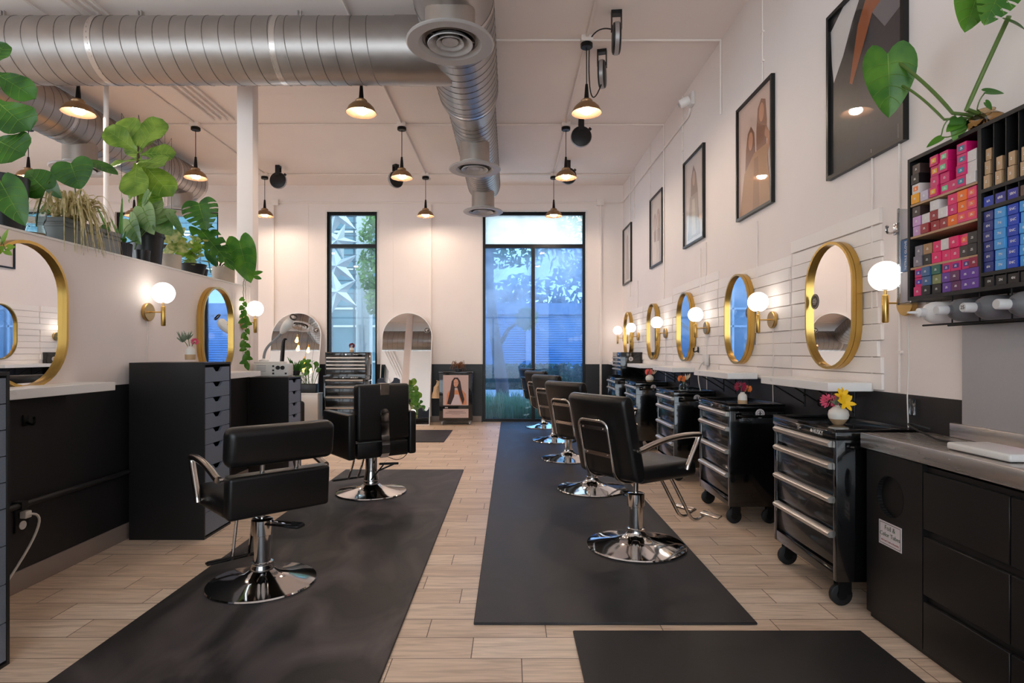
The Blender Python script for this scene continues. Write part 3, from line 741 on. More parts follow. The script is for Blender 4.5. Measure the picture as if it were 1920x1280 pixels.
def sticker(par, x, y, z, r, lines=True):
    mb = MB(); mb.lathe([(0,0),(r,0),(r,.001),(0,.001)], (x,y,z), 24, axis=(0,-1,0), m=0)
    mb.lathe([(r*.86,.0012),(r*.9,.0012)], (x,y,z), 24, axis=(0,-1,0), m=1)
    if lines:
        for k, w in ((.32,.3),(.12,.5),(-.08,.5),(-.3,.3)): mb.box(x-r*w, y-.0018, z+r*(k-.03), x+r*w, y-.001, z+r*(k+.03), m=1)
    else:
        mb.box(x-r*.12, y-.0018, z-r*.5, x+r*.02, y-.001, z+r*.45, m=1); mb.box(x-r*.12, y-.0018, z+r*.3, x+r*.4, y-.001, z+r*.45, m=1); mb.box(x-r*.5, y-.0018, z-r*.1, x-r*.25, y-.001, z+r*.25, m=1)
    return mb.build('round_sticker', [flat((62,50,46)), 'text_white'], par)
sticker(m1, -.185, -.031, .04, .047)
for k in (1,):
    sticker(mirrors[k], .2, -.031, .04, .045)

# ------------------------------------------------------------------ sconces
def sconce(label, loc, rz, cord=.5, rod_tilt=0):
    t = thing('wall_sconce', label, 'wall lamp', loc, rz, 'brass globe wall lamps')
    mb = MB(); mb.lathe([(0,0),(.06,0),(.062,.004),(.062,.02),(.058,.024),(0,.024)], n=30, axis=(0,-1,0)); mb.build('wall_plate', 'brass_plate', t)
    mb = MB(); mb.cyl((0,-.02,0), (0,-.115,0), .0045, n=10); mb.ball((0,-.115,0), .009, 10); mb.build('arm', 'brass', t)
    mb = MB(); mb.lathe([(0,-.095),(.012,-.095),(.015,-.09),(.015,.035),(.012,.04),(.006,.042),(.006,.062),(.022,.064),(.024,.068),(0,.068)], (0,-.115,0), 20); mb.build('stem', 'brass', t)
    mb = MB(); prf = [(.022,-.062)]+[(.073*math.sin(a), -.073*math.cos(a)) for a in [.42+(PI-.42)*i/16 for i in range(17)]]; prf[-1] = (0,.073); mb.lathe(prf, (0,-.115,.13), 28); mb.build('globe', 'globe', t)
    if cord:
        mb = MB(); mb.tube([(0,-.006,-.06),(.006,-.006,-.06-cord*.4),(-.004,-.006,-.06-cord*.7),(.004,-.006,-.06-cord)], .003, 6); mb.build('cord', 'cord_white', t)
    return t
zs = 1.447
s0 = sconce('brass globe wall lamp under the glove box holder, nearest on the right', (XR-.02,2.84,zs), -PI/2, .56)
for y, lb in ((4.30,'brass globe wall lamp between the two nearest right mirrors'),(5.75,'brass globe wall lamp between second and third right mirrors'),(7.27,'brass globe wall lamp between third and fourth right mirrors'),
              (8.83,'brass globe wall lamp between the two farthest right mirrors'),(9.93,'brass globe wall lamp in the far right corner')):
    dup(s0, lb, (XR-.02,y,zs))
sl = sconce('brass globe wall lamp on the left wall above the tall drawer unit', (XL,4.015,1.484), PI/2, .32)
dup(sl, 'brass globe wall lamp beside the hanging vine at the end of the left wall', (XL,5.46,1.484))
# inline switch under the first cord, and clear bumper of the fitting
mb = MB(); mb.box(XR-.02,2.815,.905,XR-.004,2.845,.985,bev=.004); tag(mb.build('inline_switch', 'acrylic'), 'clear inline switch on the lamp cord below the right front lamp', 'switch')

# ------------------------------------------------------------------ white shelves with black wire brackets
def shelf(label, loc, rz, w=.86, br=True):
    t = thing('floating_shelf', label, 'shelf', loc, rz, 'white floating shelves')
    mb = MB(); mb.box(-w/2,-.235,0,w/2,0,.047,bev=.002,seg=1); mb.build('shelf_board', 'white_gloss', t)
    if br:
        for x in (-w*.33, 0, w*.33):
            mb = MB(); mb.cyl((x,-.01,-.145),(x,-.01,0),.0055,n=6); mb.tube([(x,-.21,-.004),(x,-.02,-.12),(x,-.01,-.13)],.0045,6); mb.ball((x,-.012,-.07),.009,8); mb.build('bracket', 'dark_metal', t)
    return t
sx = XR-.02
sh = shelf('white floating shelf nearest on the right, below the first mirror', (sx,3.55,1.0), -PI/2, .84)
for y, lb in ((5.0,'white floating shelf second along the right wall'),(6.57,'white floating shelf in the middle of the right wall'),(8.1,'white floating shelf behind the far tool chest'),(9.70,'white floating shelf in the far right corner')):
    dup(sh, lb, (sx,y,1.0))
shelf('white floating shelf below the large left mirror', (XL,2.93,.993), PI/2, .84, False)
shelf('white floating shelf at the end of the left wall beside the white device', (XL,4.88,.995), PI/2, .84, False)

# ------------------------------------------------------------------ framed prints (local x along the wall, z up, facing -y)
def picture(label, y, z, w, h, shapes, bg, t_=.03):
    t = thing('framed_print', label, 'picture', (XR,y,z), -PI/2, 'black framed prints on the right wall')
    mb = MB(); f = .022
    mb.box(-w/2,-t_,-h/2,-w/2+f,0,h/2); mb.box(w/2-f,-t_,-h/2,w/2,0,h/2); mb.box(-w/2+f,-t_,h/2-f,w/2-f,0,h/2); mb.box(-w/2+f,-t_,-h/2,w/2-f,0,-h/2+f); mb.build('picture_frame', 'frame_black', t)
    mats = [flat(bg, .4, 1)]; mb = MB(); iw, ih = w-2*f, h-2*f
    mb.box(-iw/2,-.012,-ih/2,iw/2,-.004,ih/2,m=0)
    for k, (c, pts) in enumerate(shapes):
        mats.append(flat(c, .4, 1)); e = .012+.0004*(k+1)
        mb.poly([(-iw/2+px*iw, -e, ih/2-py*ih) for px, py in pts], m=k+1)
    mb.build('print', mats, t)
    return t
def ell(cx, cy, rx, ry, n=20, a0=0): return [(cx+rx*math.cos(a0+2*PI*i/n), cy+ry*math.sin(a0+2*PI*i/n)) for i in range(n)]
picture('framed print of a standing figure, the farthest on the right wall', 9.72, 2.82, .66, .95, [((150,138,132),[(.35,.2),(.5,.12),(.62,.2),(.66,.5),(.72,.95),(.3,.95),(.34,.5)]),((176,150,136),ell(.48,.24,.07,.07))], (196,186,182))
picture('framed pale print of two heads, second from the far end', 7.78, 2.83, .66, .95, [((170,142,132),ell(.36,.38,.13,.14)),((176,146,134),ell(.64,.36,.13,.15)),((196,168,156),ell(.36,.4,.08,.1)),((196,168,156),ell(.64,.38,.08,.1)),((160,130,120),[(.25,.5),(.46,.5),(.44,.66),(.3,.66)]),((160,130,120),[(.55,.5),(.76,.5),(.72,.68),(.58,.68)])], (206,192,184))
picture('framed print of a woman in a shimmering dress, middle of the right wall', 6.2, 2.83, .68, .95, [((128,104,92),[(.36,.25),(.48,.1),(.62,.22),(.7,.42),(.72,.62),(.3,.62),(.34,.42)]),((178,146,126),ell(.5,.26,.07,.09)),((150,134,122),[(.3,.45),(.7,.45),(.82,.95),(.18,.95)]),((188,172,158),[(.42,.5),(.55,.5),(.62,.92),(.4,.92)])], (192,178,172))
picture('framed print of two long haired women, between the middle and front prints', 4.66, 2.79, .68, .95,
        [((140,94,70),[(.56,.32),(.6,.14),(.7,.08),(.82,.12),(.86,.3),(.84,.6),(.82,.72),(.56,.72)]),((132,88,64),[(.24,.42),(.3,.28),(.4,.24),(.5,.32),(.54,.55),(.52,.78),(.2,.78),(.22,.6)]),((196,140,108),ell(.71,.2,.07,.08)),((196,140,108),ell(.39,.37,.07,.08)),
         ((178,122,88),[(.82,.34),(.98,.45),(.95,.52),(.84,.62),(.86,.52),(.88,.47),(.8,.42)]),((170,122,80),[(.2,.62),(.5,.5),(.86,.5),(.96,.99),(.05,.99)]),((150,104,64),[(.5,.55),(.62,.55),(.66,.99),(.46,.99)])], (206,178,164))
picture('large dark framed print nearest on the right, behind the monstera leaf', 3.22, 2.745, .70, .99,
        [((206,200,196),[(.0,.08),(.2,0),(.5,0),(.34,.14),(.2,.3),(.05,.42),(.02,.3)]),((150,82,46),[(.42,.2),(.6,.02),(.86,.0),(.8,.16),(.62,.2),(.5,.34),(.34,.52),(.3,.5)]),((110,104,108),[(.62,.2),(.8,.16),(.86,.0),(.99,.0),(.99,.3),(.78,.34)]),((40,38,46),[(.5,.36),(.62,.22),(.78,.34),(.99,.32),(.99,.99),(.4,.99)])], (40,38,38))

# ------------------------------------------------------------------ arch mirrors leaning on the back wall
def arch(label, x, rz=0):
    w, h = .86, 1.935; t = thing('arch_mirror', label, 'mirror', (x, 9.73, 0), rz, 'tall arch mirrors leaning on the back wall')
    T = Matrix.Rotation(-math.atan(.40/1.89), 4, 'X')
    def pts(e, y):
        r = w/2-e; q = [(-r, y, e), (r, y, e)]
        for i in range(25): a = PI*i/24; q.append((r*math.cos(a), y, h-w/2+r*math.sin(a)))
        return [T@V(p) for p in q]
    mb = MB(); loft(mb, [pts(0,.018), pts(0,-.004), pts(.012,-.004), pts(.012,.004)]); mb.poly(pts(0,.018)); mb.build('mirror_frame', 'white_gloss', t)
    mb = MB(); mb.poly(pts(.011,.003)); mb.build('mirror_glass', 'mirror', t, fixn=False)
    s = sticker(t, .34, .0, 1.62, .05, False); s.data.transform(T)
    return t
arch('tall arch mirror leaning left of the poster cart, reflecting the ceiling ducts', -1.77)
arch('tall arch mirror leaning at the left of the narrow window, behind the gooseneck lamp', -3.67)
# the mirror back keeps clear of the wall and the reflected hanging bulbs
t = thing('spider_pendant', 'black spider pendant with glowing filament bulbs, seen in the left arch mirror', 'lamp', (-4.5,7.37,ZC))
mb = MB(); mb.lathe([(0,-.04),(.06,-.04),(.07,-.02),(.07,0)], n=20); mb.build('canopy', 'dark_metal', t)
random.seed(3)
for k, (x, y, L) in enumerate(((.1,.1,1.6),(-.06,-.2,1.75),(.05,-.35,1.9),(-.1,.3,1.45),(.0,.42,1.7),(-.12,-.4,1.85))):
    mb = MB(); mb.tube(bez((0,0,-.03),(x*.6,y*.6,-.35),(x,y,-.05),8)+[V((x,y,-.06)),V((x,y,-L))], .0022, 6); c = mb.build('cord', 'cord_black', t)
    mb = MB(); mb.cyl((x,y,-L-.06),(x,y,-L),.016,n=12); mb.build('socket', 'brass', c)
    mb = MB(); mb.lathe([(.014,0),(.018,-.03),(.036,-.085),(.034,-.105),(.018,-.125),(0,-.13)], (x,y,-L-.06), 16); mb.build('bulb', 'edison', c)

# ------------------------------------------------------------------ rack of colour tubes on the right wall
XF = 1.785; Y0, Y1, YD = 2.637, 1.55, 2.233; ZB, ZT = 1.44, 2.073
t = thing('colour_rack', 'black wall rack filled with boxes of hair colour, at the top right', 'rack', (XR,Y0,ZB))
ox, oy, oz = XR, Y0, ZB
def lb_(mb, x0,y0,z0,x1,y1,z1,**k): mb.box(x0-ox,y0-oy,z0-oz,x1-ox,y1-oy,z1-oz,**k)
mb = MB(); lb_(mb, XR-.008,Y1,ZB,XR-.001,Y0,ZT); lb_(mb, XF,Y1,ZT-.016,XR-.008,Y0,ZT); lb_(mb, XF,Y1,ZB,XR-.008,Y0,ZB+.016); lb_(mb, XF,Y0-.014,ZB+.016,XR-.008,Y0,ZT-.016); lb_(mb, XF,Y1,ZB+.016,XR-.008,Y1+.014,ZT-.016); lb_(mb, XF,YD-.009,ZB+.016,XR-.008,YD+.009,ZT-.016); mb.build('carcass', 'shelf_black', t)
for z in (1.865, 1.723, 1.585):
    mb = MB(); lb_(mb, XF+.004,YD+.009,z-.009,XR-.008,Y0-.014,z); mb.build('shelf_board', 'mdf', t)
for z in (1.825, 1.756, 1.510):
    mb = MB(); lb_(mb, XF,Y1+.014,z-.014,XR-.008,YD-.009,z); mb.build('shelf_board', 'shelf_black', t)
DV = [2.172-.0535*k for k in range(12)]
for y in DV:
    for z0, z1 in ((ZB+.016,1.496),(1.756,1.811),(1.825,ZT-.016)):
        mb = MB(); lb_(mb, XF+.004,y-.002,z0,XR-.008,y+.002,z1); mb.build('divider', 'shelf_black', t)
MAG, PUR, TEAL = (206,24,104), (96,50,150), (30,120,150)
col_names = {}
def cbox(label, yc, z, w, h, col, lab=None, xoff=0, rot=0, txt=None, tcol='text_white', depth=.125, grp='boxes of hair colour in the wall rack'):
    mb = MB(); mats = [flat(col, .35), flat(lab, .4) if lab else 'text_white', tcol]
    mb.box(-.0,-w/2,0,depth,w/2,h,bev=.0012,seg=1,m=0)
    if lab: mb.box(-.0006,-w*.3,h*.28,.0005,w*.3,h*.74,m=1)
    if txt is None:
        for k, ww in ((.56,.18),(.44,.24)): mb.box(-.0011,-w*ww/2-(.0),h*k-.0012,.0,w*ww/2,h*k+.0012,m=2)
    o = mb.build('colour_box', mats); o.location = (XF+.002+xoff, yc, z); o.rotation_euler = (0,0,rot)
    if txt:
        tb = text(txt, h*.36, tcol, o, frame((-.0006,0,h*.52), (0,-1,0), (0,0,1)), 'lettering')
    return tag(o, label, 'box', grp)
ordn = ['first','second','third','fourth','fifth','sixth','seventh','eighth']; lay = ['bottom','second','third','fourth']
def rows_of(shelfname, z0, cols_px, stacks, h):
    for ci, (px, st) in enumerate(zip(cols_px, stacks)):
        y = F*(XF+.005)/(px-957)
        for k, (cn, c, l, ln) in enumerate(st):
            up = ' in a stack' if len(st) > 1 else ''
            n = len(st); pos = 'lone' if n == 1 else ('lowest' if k == 0 else 'topmost' if k == n-1 else lay[k]+' from below')
            cbox('%s colour box%s, %s in %s stack from left, %s' % (cn, ln and ' with '+ln, pos, ordn[ci], shelfname), y, z0+.0005+k*h, .05 if ci else .048, h-.0006, c, l, random.uniform(-.003,.006), random.uniform(-.05,.05), depth=.12)
m_ = ('magenta',MAG,None,''); my = ('magenta',MAG,(236,170,40),'orange label'); mg = ('magenta',MAG,(120,200,150),'mint label'); mt = ('magenta',MAG,TEAL,'teal label'); mp_ = ('magenta',MAG,(66,36,130),'violet label'); mbl = ('magenta',MAG,(30,60,170),'blue label')
dk = ('dark brown',(62,48,46),None,''); bk = ('black',(24,22,24),None,''); wo = ('white',(214,204,200),(236,120,40),'orange label'); yo = ('amber',(232,158,20),None,''); li = ('lilac',(196,150,196),None,''); pl_ = ('pale lilac',(196,186,204),None,'')
wh = ('white',(214,208,206),None,''); rd = ('red',(150,34,44),None,''); og = ('orange',(236,110,20),None,''); pk = ('hot pink',(222,30,100),None,''); pko = ('pink',(224,60,110),(240,110,70),'coral label'); gy = ('grey',(124,118,128),None,''); kf = ('brown kraft',(160,122,84),None,'')
bl = ('steel blue',(62,96,140),None,''); gr = ('green',(36,98,86),None,''); ol = ('olive',(124,130,80),None,''); pu = ('purple',PUR,None,''); plm = ('plum',(92,40,84),None,''); wm = ('crimson',(140,16,60),None,'')
random.seed(21)
rows_of('top shelf', 1.865, [1717,1733,1752,1770,1787,1804,1821], [[yo,wo,bk,dk],[pl_],[my,m_,my,my],[mg,m_,mg,mg],[m_],[mt,mt,mt,mt],[wh,wh,wh]], .0435)
rows_of('second shelf', 1.723, [1718,1735,1752,1769,1786,1805,1823], [[li,li,dk],[rd,wh],[rd,rd,wh],[rd,wh],[og,m_,pk],[pko,og,og],[pko,pko,pko]], .0425)
rows_of('third shelf', 1.585, [1722,1738,1756,1773,1790,1807,1824], [[gy,gy],[bk,kf],[pk,pk],[pk,wh],[pk,pk],[dk,pko],[bk,bk]], .046)
rows_of('bottom shelf', 1.456, [1722,1737,1755,1774,1792,1811,1828], [[m_,mbl,mbl],[bk,bl,bl],[bk,ol,gr],[pu,pu,mp_],[plm,plm,mp_],[pu,pu,mp_],[pu,pu,wm]], .0405)
cy = [(YD-.009+DV[0])/2]+[(a+b)/2 for a, b in zip(DV, DV[1:])]
cl = [('deep blue',(22,40,120)),('light blue',(70,150,214)),('royal blue',(16,62,180)),('sky blue',(60,150,220)),('navy blue',(20,34,104))]
tx = ['6N','7N','5NC','8N','4N']
for i in range(5):
    for k in range(6):
        cbox('%s hair colour box, %s from below in the %s blue column' % (cl[i][0], ['lowest','second','third','fourth','fifth','topmost'][k], ordn[i]), cy[i], 1.5105+k*.0382, .046, .0376, cl[i][1], None, random.uniform(0,.006), random.uniform(-.04,.04), txt=tx[i] if i < 4 else None, depth=.12)
    cbox('single %s colour box in the %s small pigeonhole above the blue columns' % (['blue','blue violet','violet blue','brown','navy'][i], ordn[i]), cy[i], 1.7565, .046, .038, [(24,60,170),(44,48,140),(40,44,150),(96,70,64),(20,34,104)][i], None, .004, 0, txt=['6A','6RB','5RN','4B',None][i], depth=.12)
    cbox('black colour box in the %s pigeonhole along the bottom of the rack' % ordn[i], cy[i], 1.4565, .046, .036, (30,26,26), None, .006, .03, txt=['1N','2N','4N','3N',None][i], depth=.12)
    for k, zz in enumerate(((0,.055,.12),(.008,.075),(.0,.1),(.05,.125),(.02,.09))[i]):
        cbox('brown kraft box end, %s from below in the %s tall slot of the rack' % (['lowest','middle','topmost'][k], ordn[i]), cy[i]+.008, 1.8255+(.0 if k == 0 else .053*k), .026, .05 if k < 2 else .044, (188,154,118), None, .002+.004*k, 0, depth=.1)
# glove holder
t = thing('glove_box_holder', 'clear holder with a blue lettered glove box at the left of the colour rack', 'dispenser', (XR,2.70,1.43))
mb = MB(); mb.box(-.135,-.05,0,-.001,.05,.006); mb.box(-.139,-.05,0,-.135,-.036,.45); mb.box(-.139,.036,0,-.135,.05,.45); mb.box(-.135,.046,.006,-.001,.05,.45); mb.box(-.135,-.05,.006,-.001,-.046,.45); mb.build('clear_case', 'acrylic', t)
mb = MB(); mb.box(-.13,-.04,.008,-.004,.04,.15,bev=.003,m=0); mb.box(-.13,-.04,.152,-.004,.04,.30,bev=.003,m=1); mb.box(-.13,-.04,.302,-.004,.04,.42,bev=.003,m=0); g = mb.build('glove_box', [flat((186,180,184)), flat((66,104,150))], t)
text('NITRILE GLOVE', .019, 'text_white', g, frame((-.1306,0,.226), (0,0,1), (0,1,0)))
# bottles under the rack
def bottle(label, y, body, cap, nozzle):
    t = thing('developer_bottle', label, 'bottle', (XR,y,1.376), 0, 'plastic bottles lying under the colour rack')
    mb = MB(); mb.lathe([(0,.002),(.044,.002),(.046,.01),(.046,.165),(.043,.185),(.034,.203),(.02,.214),(.018,.228),(0,.228)], n=28, axis=(-1,0,0)); mb.build('bottle_body', body, t)
    mb = MB()
    if nozzle: mb.lathe([(.019,.228),(.019,.24),(.008,.245),(.004,.285),(0,.285)], n=16, axis=(-1,0,0))
    else: mb.lathe([(.0185,.228),(.0185,.266),(.016,.27),(0,.27)], n=18, axis=(-1,0,0))
    c = mb.build('cap', cap, t)
    return t, c
bottle('white plastic nozzle bottle lying under the rack beside the lamp', 2.46, 'bottle_white', 'bottle_white', True)
bottle('grey bottle lying second under the colour rack', 2.316, 'bottle_grey', 'bottle_cap', False)
t, c = bottle('grey bottle with number 25 on its cap lying under the rack', 2.18, 'bottle_grey', 'bottle_cap', False)
text('25', .02, 'text_black', c, frame((-.2704,0,0), (0,-1,0), (0,0,1)))
t, c = bottle('dark grey bottle lying under the rack at the right edge of the picture', 2.03, 'bottle_grey', 'bottle_cap', False)
mb = MB()
for x in (1.80, 1.91): mb.cyl((x,2.56,1.326),(x,1.9,1.326),.004,n=6)
for y in (2.39,2.25,2.105,1.95): mb.tube([(1.80,y,1.326),(1.80,y,1.44)],.003,6); mb.tube([(1.91,y,1.326),(1.91,y,1.44)],.003,6)
tag(mb.build('bottle_rack', 'dark_metal'), 'black wire cradle holding the bottles under the colour rack', 'rack')
# hook and outlets on the right wall
def hook(label, loc, rz, mtl):
    t = MB(); t.box(-.018,-.008,-.03,.018,0,.03,bev=.004); t.tube(bez((0,-.006,-.01),(0,-.06,-.04),(0,-.05,.01),8), .006, 8); t.ball((0,-.05,.012), .009, 8)
    o = t.build('coat_hook', mtl); o.location = loc; o.rotation_euler = (0,0,rz); return tag(o, label, 'hook', 'small wall hooks')
hook('chrome robe hook on the right wall beside the clear holder', (XR,2.96,1.83), -PI/2, 'chrome')
hook('small black hook under the nearest right shelf', (XR,3.62,.9), -PI/2, 'dark_metal')
hook('small hook on the slats between the second and third right mirrors', (XR-.018,6.03,1.235), -PI/2, 'dark_metal')
hook('black hook on the dark lower left wall under the mirror', (XL,3.01,.86), PI/2, 'dark_metal')
t = thing('power_outlet', 'white outlet box with a white cord above the second right shelf', 'outlet', (XR-.02,5.75,1.135), -PI/2)
mb = MB(); mb.box(-.05,-.03,-.055,.05,0,.055,bev=.005); mb.build('box', 'white_matte', t)
mb = MB(); mb.tube(bez((-.02,-.03,-.02),(-.08,-.1,-.1),(-.02,-.06,-.3),10), .005, 6); mb.build('cord', 'cord_white', t)
t = thing('power_outlet', 'black outlet with a white plug low on the left wall', 'outlet', (XL,2.98,.36), PI/2)
mb = MB(); mb.box(-.04,-.012,-.06,.04,0,.06,bev=.004); mb.build('cover_plate', 'plastic_black', t)
mb = MB(); mb.lathe([(.022,0),(.022,.003),(0,.003)], (0,-.012,-.028), 16, axis=(0,-1,0)); mb.build('socket', 'white_matte', t)
mb = MB(); mb.box(-.02,-.045,.008,.02,-.012,.045,bev=.005); mb.tube(bez((.0,-.04,.026),(.14,-.1,.03),(-.22,-.04,-.35),14), .006, 8); mb.build('plug', 'cord_white', t)
# ------------------------------------------------------------------ mats
def floor_mat_obj(label, x0, y0, x1, y1, mtl, th=.012):
    mb = MB(); mb.box(x0, y0, 0, x1, y1, th, bev=.003, seg=1); return tag(mb.build('floor_mat', mtl), label, 'mat', 'black rubber floor mats')
floor_mat_obj('long black mat under the right row of chairs', -.163, 2.60, 1.096, 10.10, 'mat_right')
floor_mat_obj('long black mat under the two left chairs', -1.685, .6, -.478, 6.0, 'mat_left')
floor_mat_obj('small black mat by the arch mirror at the back', -2.15, 7.87, -.893, 9.05, 'mat_right')
floor_mat_obj('black mat in the right foreground before the counter', .27, .6, 1.51, 2.53, 'mat_near')

# ------------------------------------------------------------------ tall drawer units (local: front faces -y, back at y=depth)
def drawer_unit(label, loc, rz, w, dep, heights, toph, bottom=.02):
    t = thing('drawer_unit', label, 'drawers', loc, rz)
    H_ = bottom+sum(heights)+toph
    mb = MB(); s = .014
    mb.box(-w/2,.0,0,-w/2+s,dep,H_,bev=.001,seg=1); mb.box(w/2-s,.0,0,w/2,dep,H_,bev=.001,seg=1); mb.box(-w/2+s,.0,H_-s,w/2-s,dep,H_); mb.box(-w/2+s,0,.0,w/2-s,dep,.012); mb.box(-w/2+s,dep-.01,.012,w/2-s,dep,H_-s); mb.build('carcass', 'cabinet_black', t)
    mb = MB(); mb.box(-w/2+s,.05,.014,w/2-s,.07,H_-s); mb.build('inner_back', 'void', t)
    z = H_-toph
    for h in heights:
        a, b = z-h+.002, z-.002; hw = w/2-s-.002
        pts = [(-hw,a),(hw,a),(hw,b)]; nw = .05; nd = .03
        pts += [(nw+.012,b),(nw*.66,b-nd*.85),(nw*.5,b-nd),(-nw*.5,b-nd),(-nw*.66,b-nd*.85),(-nw-.012,b),(-hw,b)]
        mb = MB(); mb.prism([(x,.002,zz) for x, zz in pts], (0,.014,0)); mb.build('drawer', 'drawer_grey', t); z -= h
    return t
hs = [.101]*5+[.143,.148,.148,.148]
drawer_unit('tall black nine drawer unit standing against the left wall', (-1.973,3.96,0), PI/2, .36, .485, hs, .03)
drawer_unit('tall drawer unit cut by the left edge of the picture', (-1.945,2.10,0), PI/2, .36, .485, hs, .022)
drawer_unit('lower black drawer unit beyond the left wall, carrying the white lamp device', (-2.10,5.72,0), PI/2, .34, .38, [.113]*5+[.16,.2], .025)

# ------------------------------------------------------------------ black tool carts (local: front faces -y at y=0, centre x)
CW, CD, CH = .65, .39, .845
def cart(label, loc, rz, logo=True, badge=True):
    t = thing('tool_cart', label, 'tool cart', loc, rz, 'black rolling tool carts')
    w, d = CW/2, CD
    mb = MB(); z0 = .13
    mb.box(-w,.0,z0,-w+.03,d,.80,bev=.003); mb.box(w-.03,0,z0,w,d,.80,bev=.003); mb.box(-w+.03,d-.01,z0,w-.03,d,.8); mb.box(-w+.03,.0,z0,w-.03,.02,.19,bev=.003); mb.box(-w+.03,.03,z0,w-.03,d,.15); mb.box(-w+.03,.03,.15,w-.03,.05,.79); mb.build('body', 'cart_black', t)
    mb = MB(); mb.box(-w-.004,-.006,.795,w+.004,d,.835,bev=.004); mb.box(-w-.004,-.006,.835,-w+.014,d,.848,bev=.002,seg=1); mb.box(w-.014,-.006,.835,w+.004,d,.848,bev=.002,seg=1); mb.box(-w+.014,d-.016,.835,w-.014,d,.848); mb.box(-w+.014,-.006,.835,w-.014,.01,.848); top = mb.build('top_tray', 'cart_black', t)
    mb = MB(); mb.lathe([(0,0),(.011,0),(.011,.005),(.006,.006),(0,.006)], (-.02,-.006,.812), 16, axis=(0,-1,0)); mb.build('lock', 'chrome', top)
    if logo:
        text('HUSKY', .03, 'text_white', top, frame((.17,-.0066,.814), (1,0,0), (0,0,1)))
        mb = MB(); mb.prism([(.095,-.006,.812),(.107,-.006,.825),(.119,-.006,.812),(.107,-.006,.806)], (0,-.001,0)); mb.build('emblem', 'text_white', top)
    for a, b in ((.70,.79),(.54,.685),(.375,.525),(.20,.36)):
        mb = MB(); mb.box(-w+.034,.008,a,w-.034,.03,b-.034,bev=.004); mb.box(-w+.036,.01,b-.034,w-.036,.03,b); dr = mb.build('drawer', 'cart_drawer', t)
        mb = MB(); zt = b
        prof_ = [(.01,zt),(-.012,zt-.002),(-.024,zt-.012),(-.024,zt-.020),(-.016,zt-.031),(.008,zt-.033)]
        mb.prism([(-w+.034,y,z) for y, z in prof_], (2*(w-.034),0,0)); mb.build('handle', 'alu_handle', dr)
    for sx_ in (-1, 1):
        for y in (.07, d-.07):
            mb = MB(); x = sx_*(w-.055); mb.lathe([(.0,-.013),(.046,-.013),(.052,-.01),(.052,.01),(.046,.013),(0,.013)], (x,y-.02,.053), 22, axis=(1,0,0), m=0); mb.lathe([(0,-.016),(.024,-.016),(.024,.016),(0,.016)], (x,y-.02,.053), 16, axis=(1,0,0), m=1)
            mb.box(x-.024,y-.04,.06,x-.02,y+.02,.132,m=1); mb.box(x+.02,y-.04,.06,x+.024,y+.02,.132,m=1); mb.box(x-.03,y-.045,.122,x+.03,y+.04,.131,m=1); mb.build('caster', ['rubber','dark_metal'], t)
    mb = MB(); yy0, yy1 = .06, d-.04; mb.tube(roundpath([(w,yy0,.765),(w+.022,yy0,.765),(w+.022,yy1,.765),(w,yy1,.765)],.015), .009, 8); mb.box(w,yy0-.02,.745,w+.006,yy0+.02,.785); mb.box(w,yy1-.02,.745,w+.006,yy1+.02,.785); mb.build('side_handle', 'cart_black', t)
    if badge: badge_(t, w+.0065, .21, .80)
    return t
def badge_(t, x, y, z):
    mb = MB(); r = .032
    mb.lathe([(0,0),(r,0),(r,.0012),(0,.0012)], (x,y,z-.018), 20, axis=(1,0,0), m=0); mb.lathe([(r*.62,.0016),(r*.7,.0016)], (x,y,z-.018), 20, axis=(1,0,0), m=1); mb.box(x+.0012,y-.004,z-.034,x+.0018,y+.004,z-.002,m=1); mb.box(x+.0012,y-.013,z-.02,x+.0018,y+.013,z-.015,m=1)
    mb.build('round_badge', ['sign_white','text_black'], t)
CX = 1.53
c1 = cart('black rolling tool cart nearest, next to the steel counter', (CX,3.078,0), -PI/2, True, False)
c2 = cart('black rolling tool cart second along the right wall, with a badge', (CX,4.42,0), -PI/2, False, True)
c3 = dup(c2, 'black rolling tool cart in the middle of the right row, under the clear vase', (CX,5.80,0))
c4 = dup(c2, 'black rolling tool cart under the coral flower vase', (CX,7.47,0))
c5 = dup(c2, 'black rolling tool cart farthest on the right, carrying a small chest', (CX,8.9,0))
cf = dup(c1, 'black rolling tool cart facing the room before the narrow window', (-2.58,9.12,0), 0)
def chest(label, loc, rz):
    t = thing('tool_chest', label, 'tool chest', loc, rz, 'small black tool chests')
    w, d, h = .325, .32, .36
    mb = MB(); mb.box(-w,0,0,-w+.02,d,h,bev=.003); mb.box(w-.02,0,0,w,d,h,bev=.003); mb.box(-w+.02,.0,h-.07,w-.02,d,h,bev=.003); mb.box(-w+.02,.0,0,w-.02,d,.012); mb.box(-w+.02,.025,.012,w-.02,.04,h-.07); mb.box(-w+.02,d-.01,.012,w-.02,d,h-.07); b = mb.build('body', 'cart_black', t)
    mb = MB(); mb.lathe([(0,0),(.01,0),(.01,.005),(0,.005)], (0,0,h-.035), 14, axis=(0,-1,0)); mb.build('lock', 'chrome', b)
    text('HUSKY', .024, 'text_white', b, frame((.16,-.0006,h-.035), (1,0,0), (0,0,1)))
    for a, c in ((.232,.286),(.176,.230),(.120,.174),(.014,.118)):
        mb = MB(); mb.box(-w+.023,.004,a,w-.023,.025,c-.026,bev=.003); mb.box(-w+.024,.008,c-.026,w-.024,.025,c); dr = mb.build('drawer', 'cart_drawer', t)
        mb = MB(); mb.prism([(-w+.023,y,z) for y, z in ((.008,c),(-.01,c-.002),(-.018,c-.01),(-.018,c-.016),(-.01,c-.025),(.006,c-.027))], (2*(w-.023),0,0)); mb.build('handle', 'alu_handle', dr)
    return t
ch1 = chest('black four drawer tool chest on the cart before the narrow window', (-2.56,9.13,.849), 0)
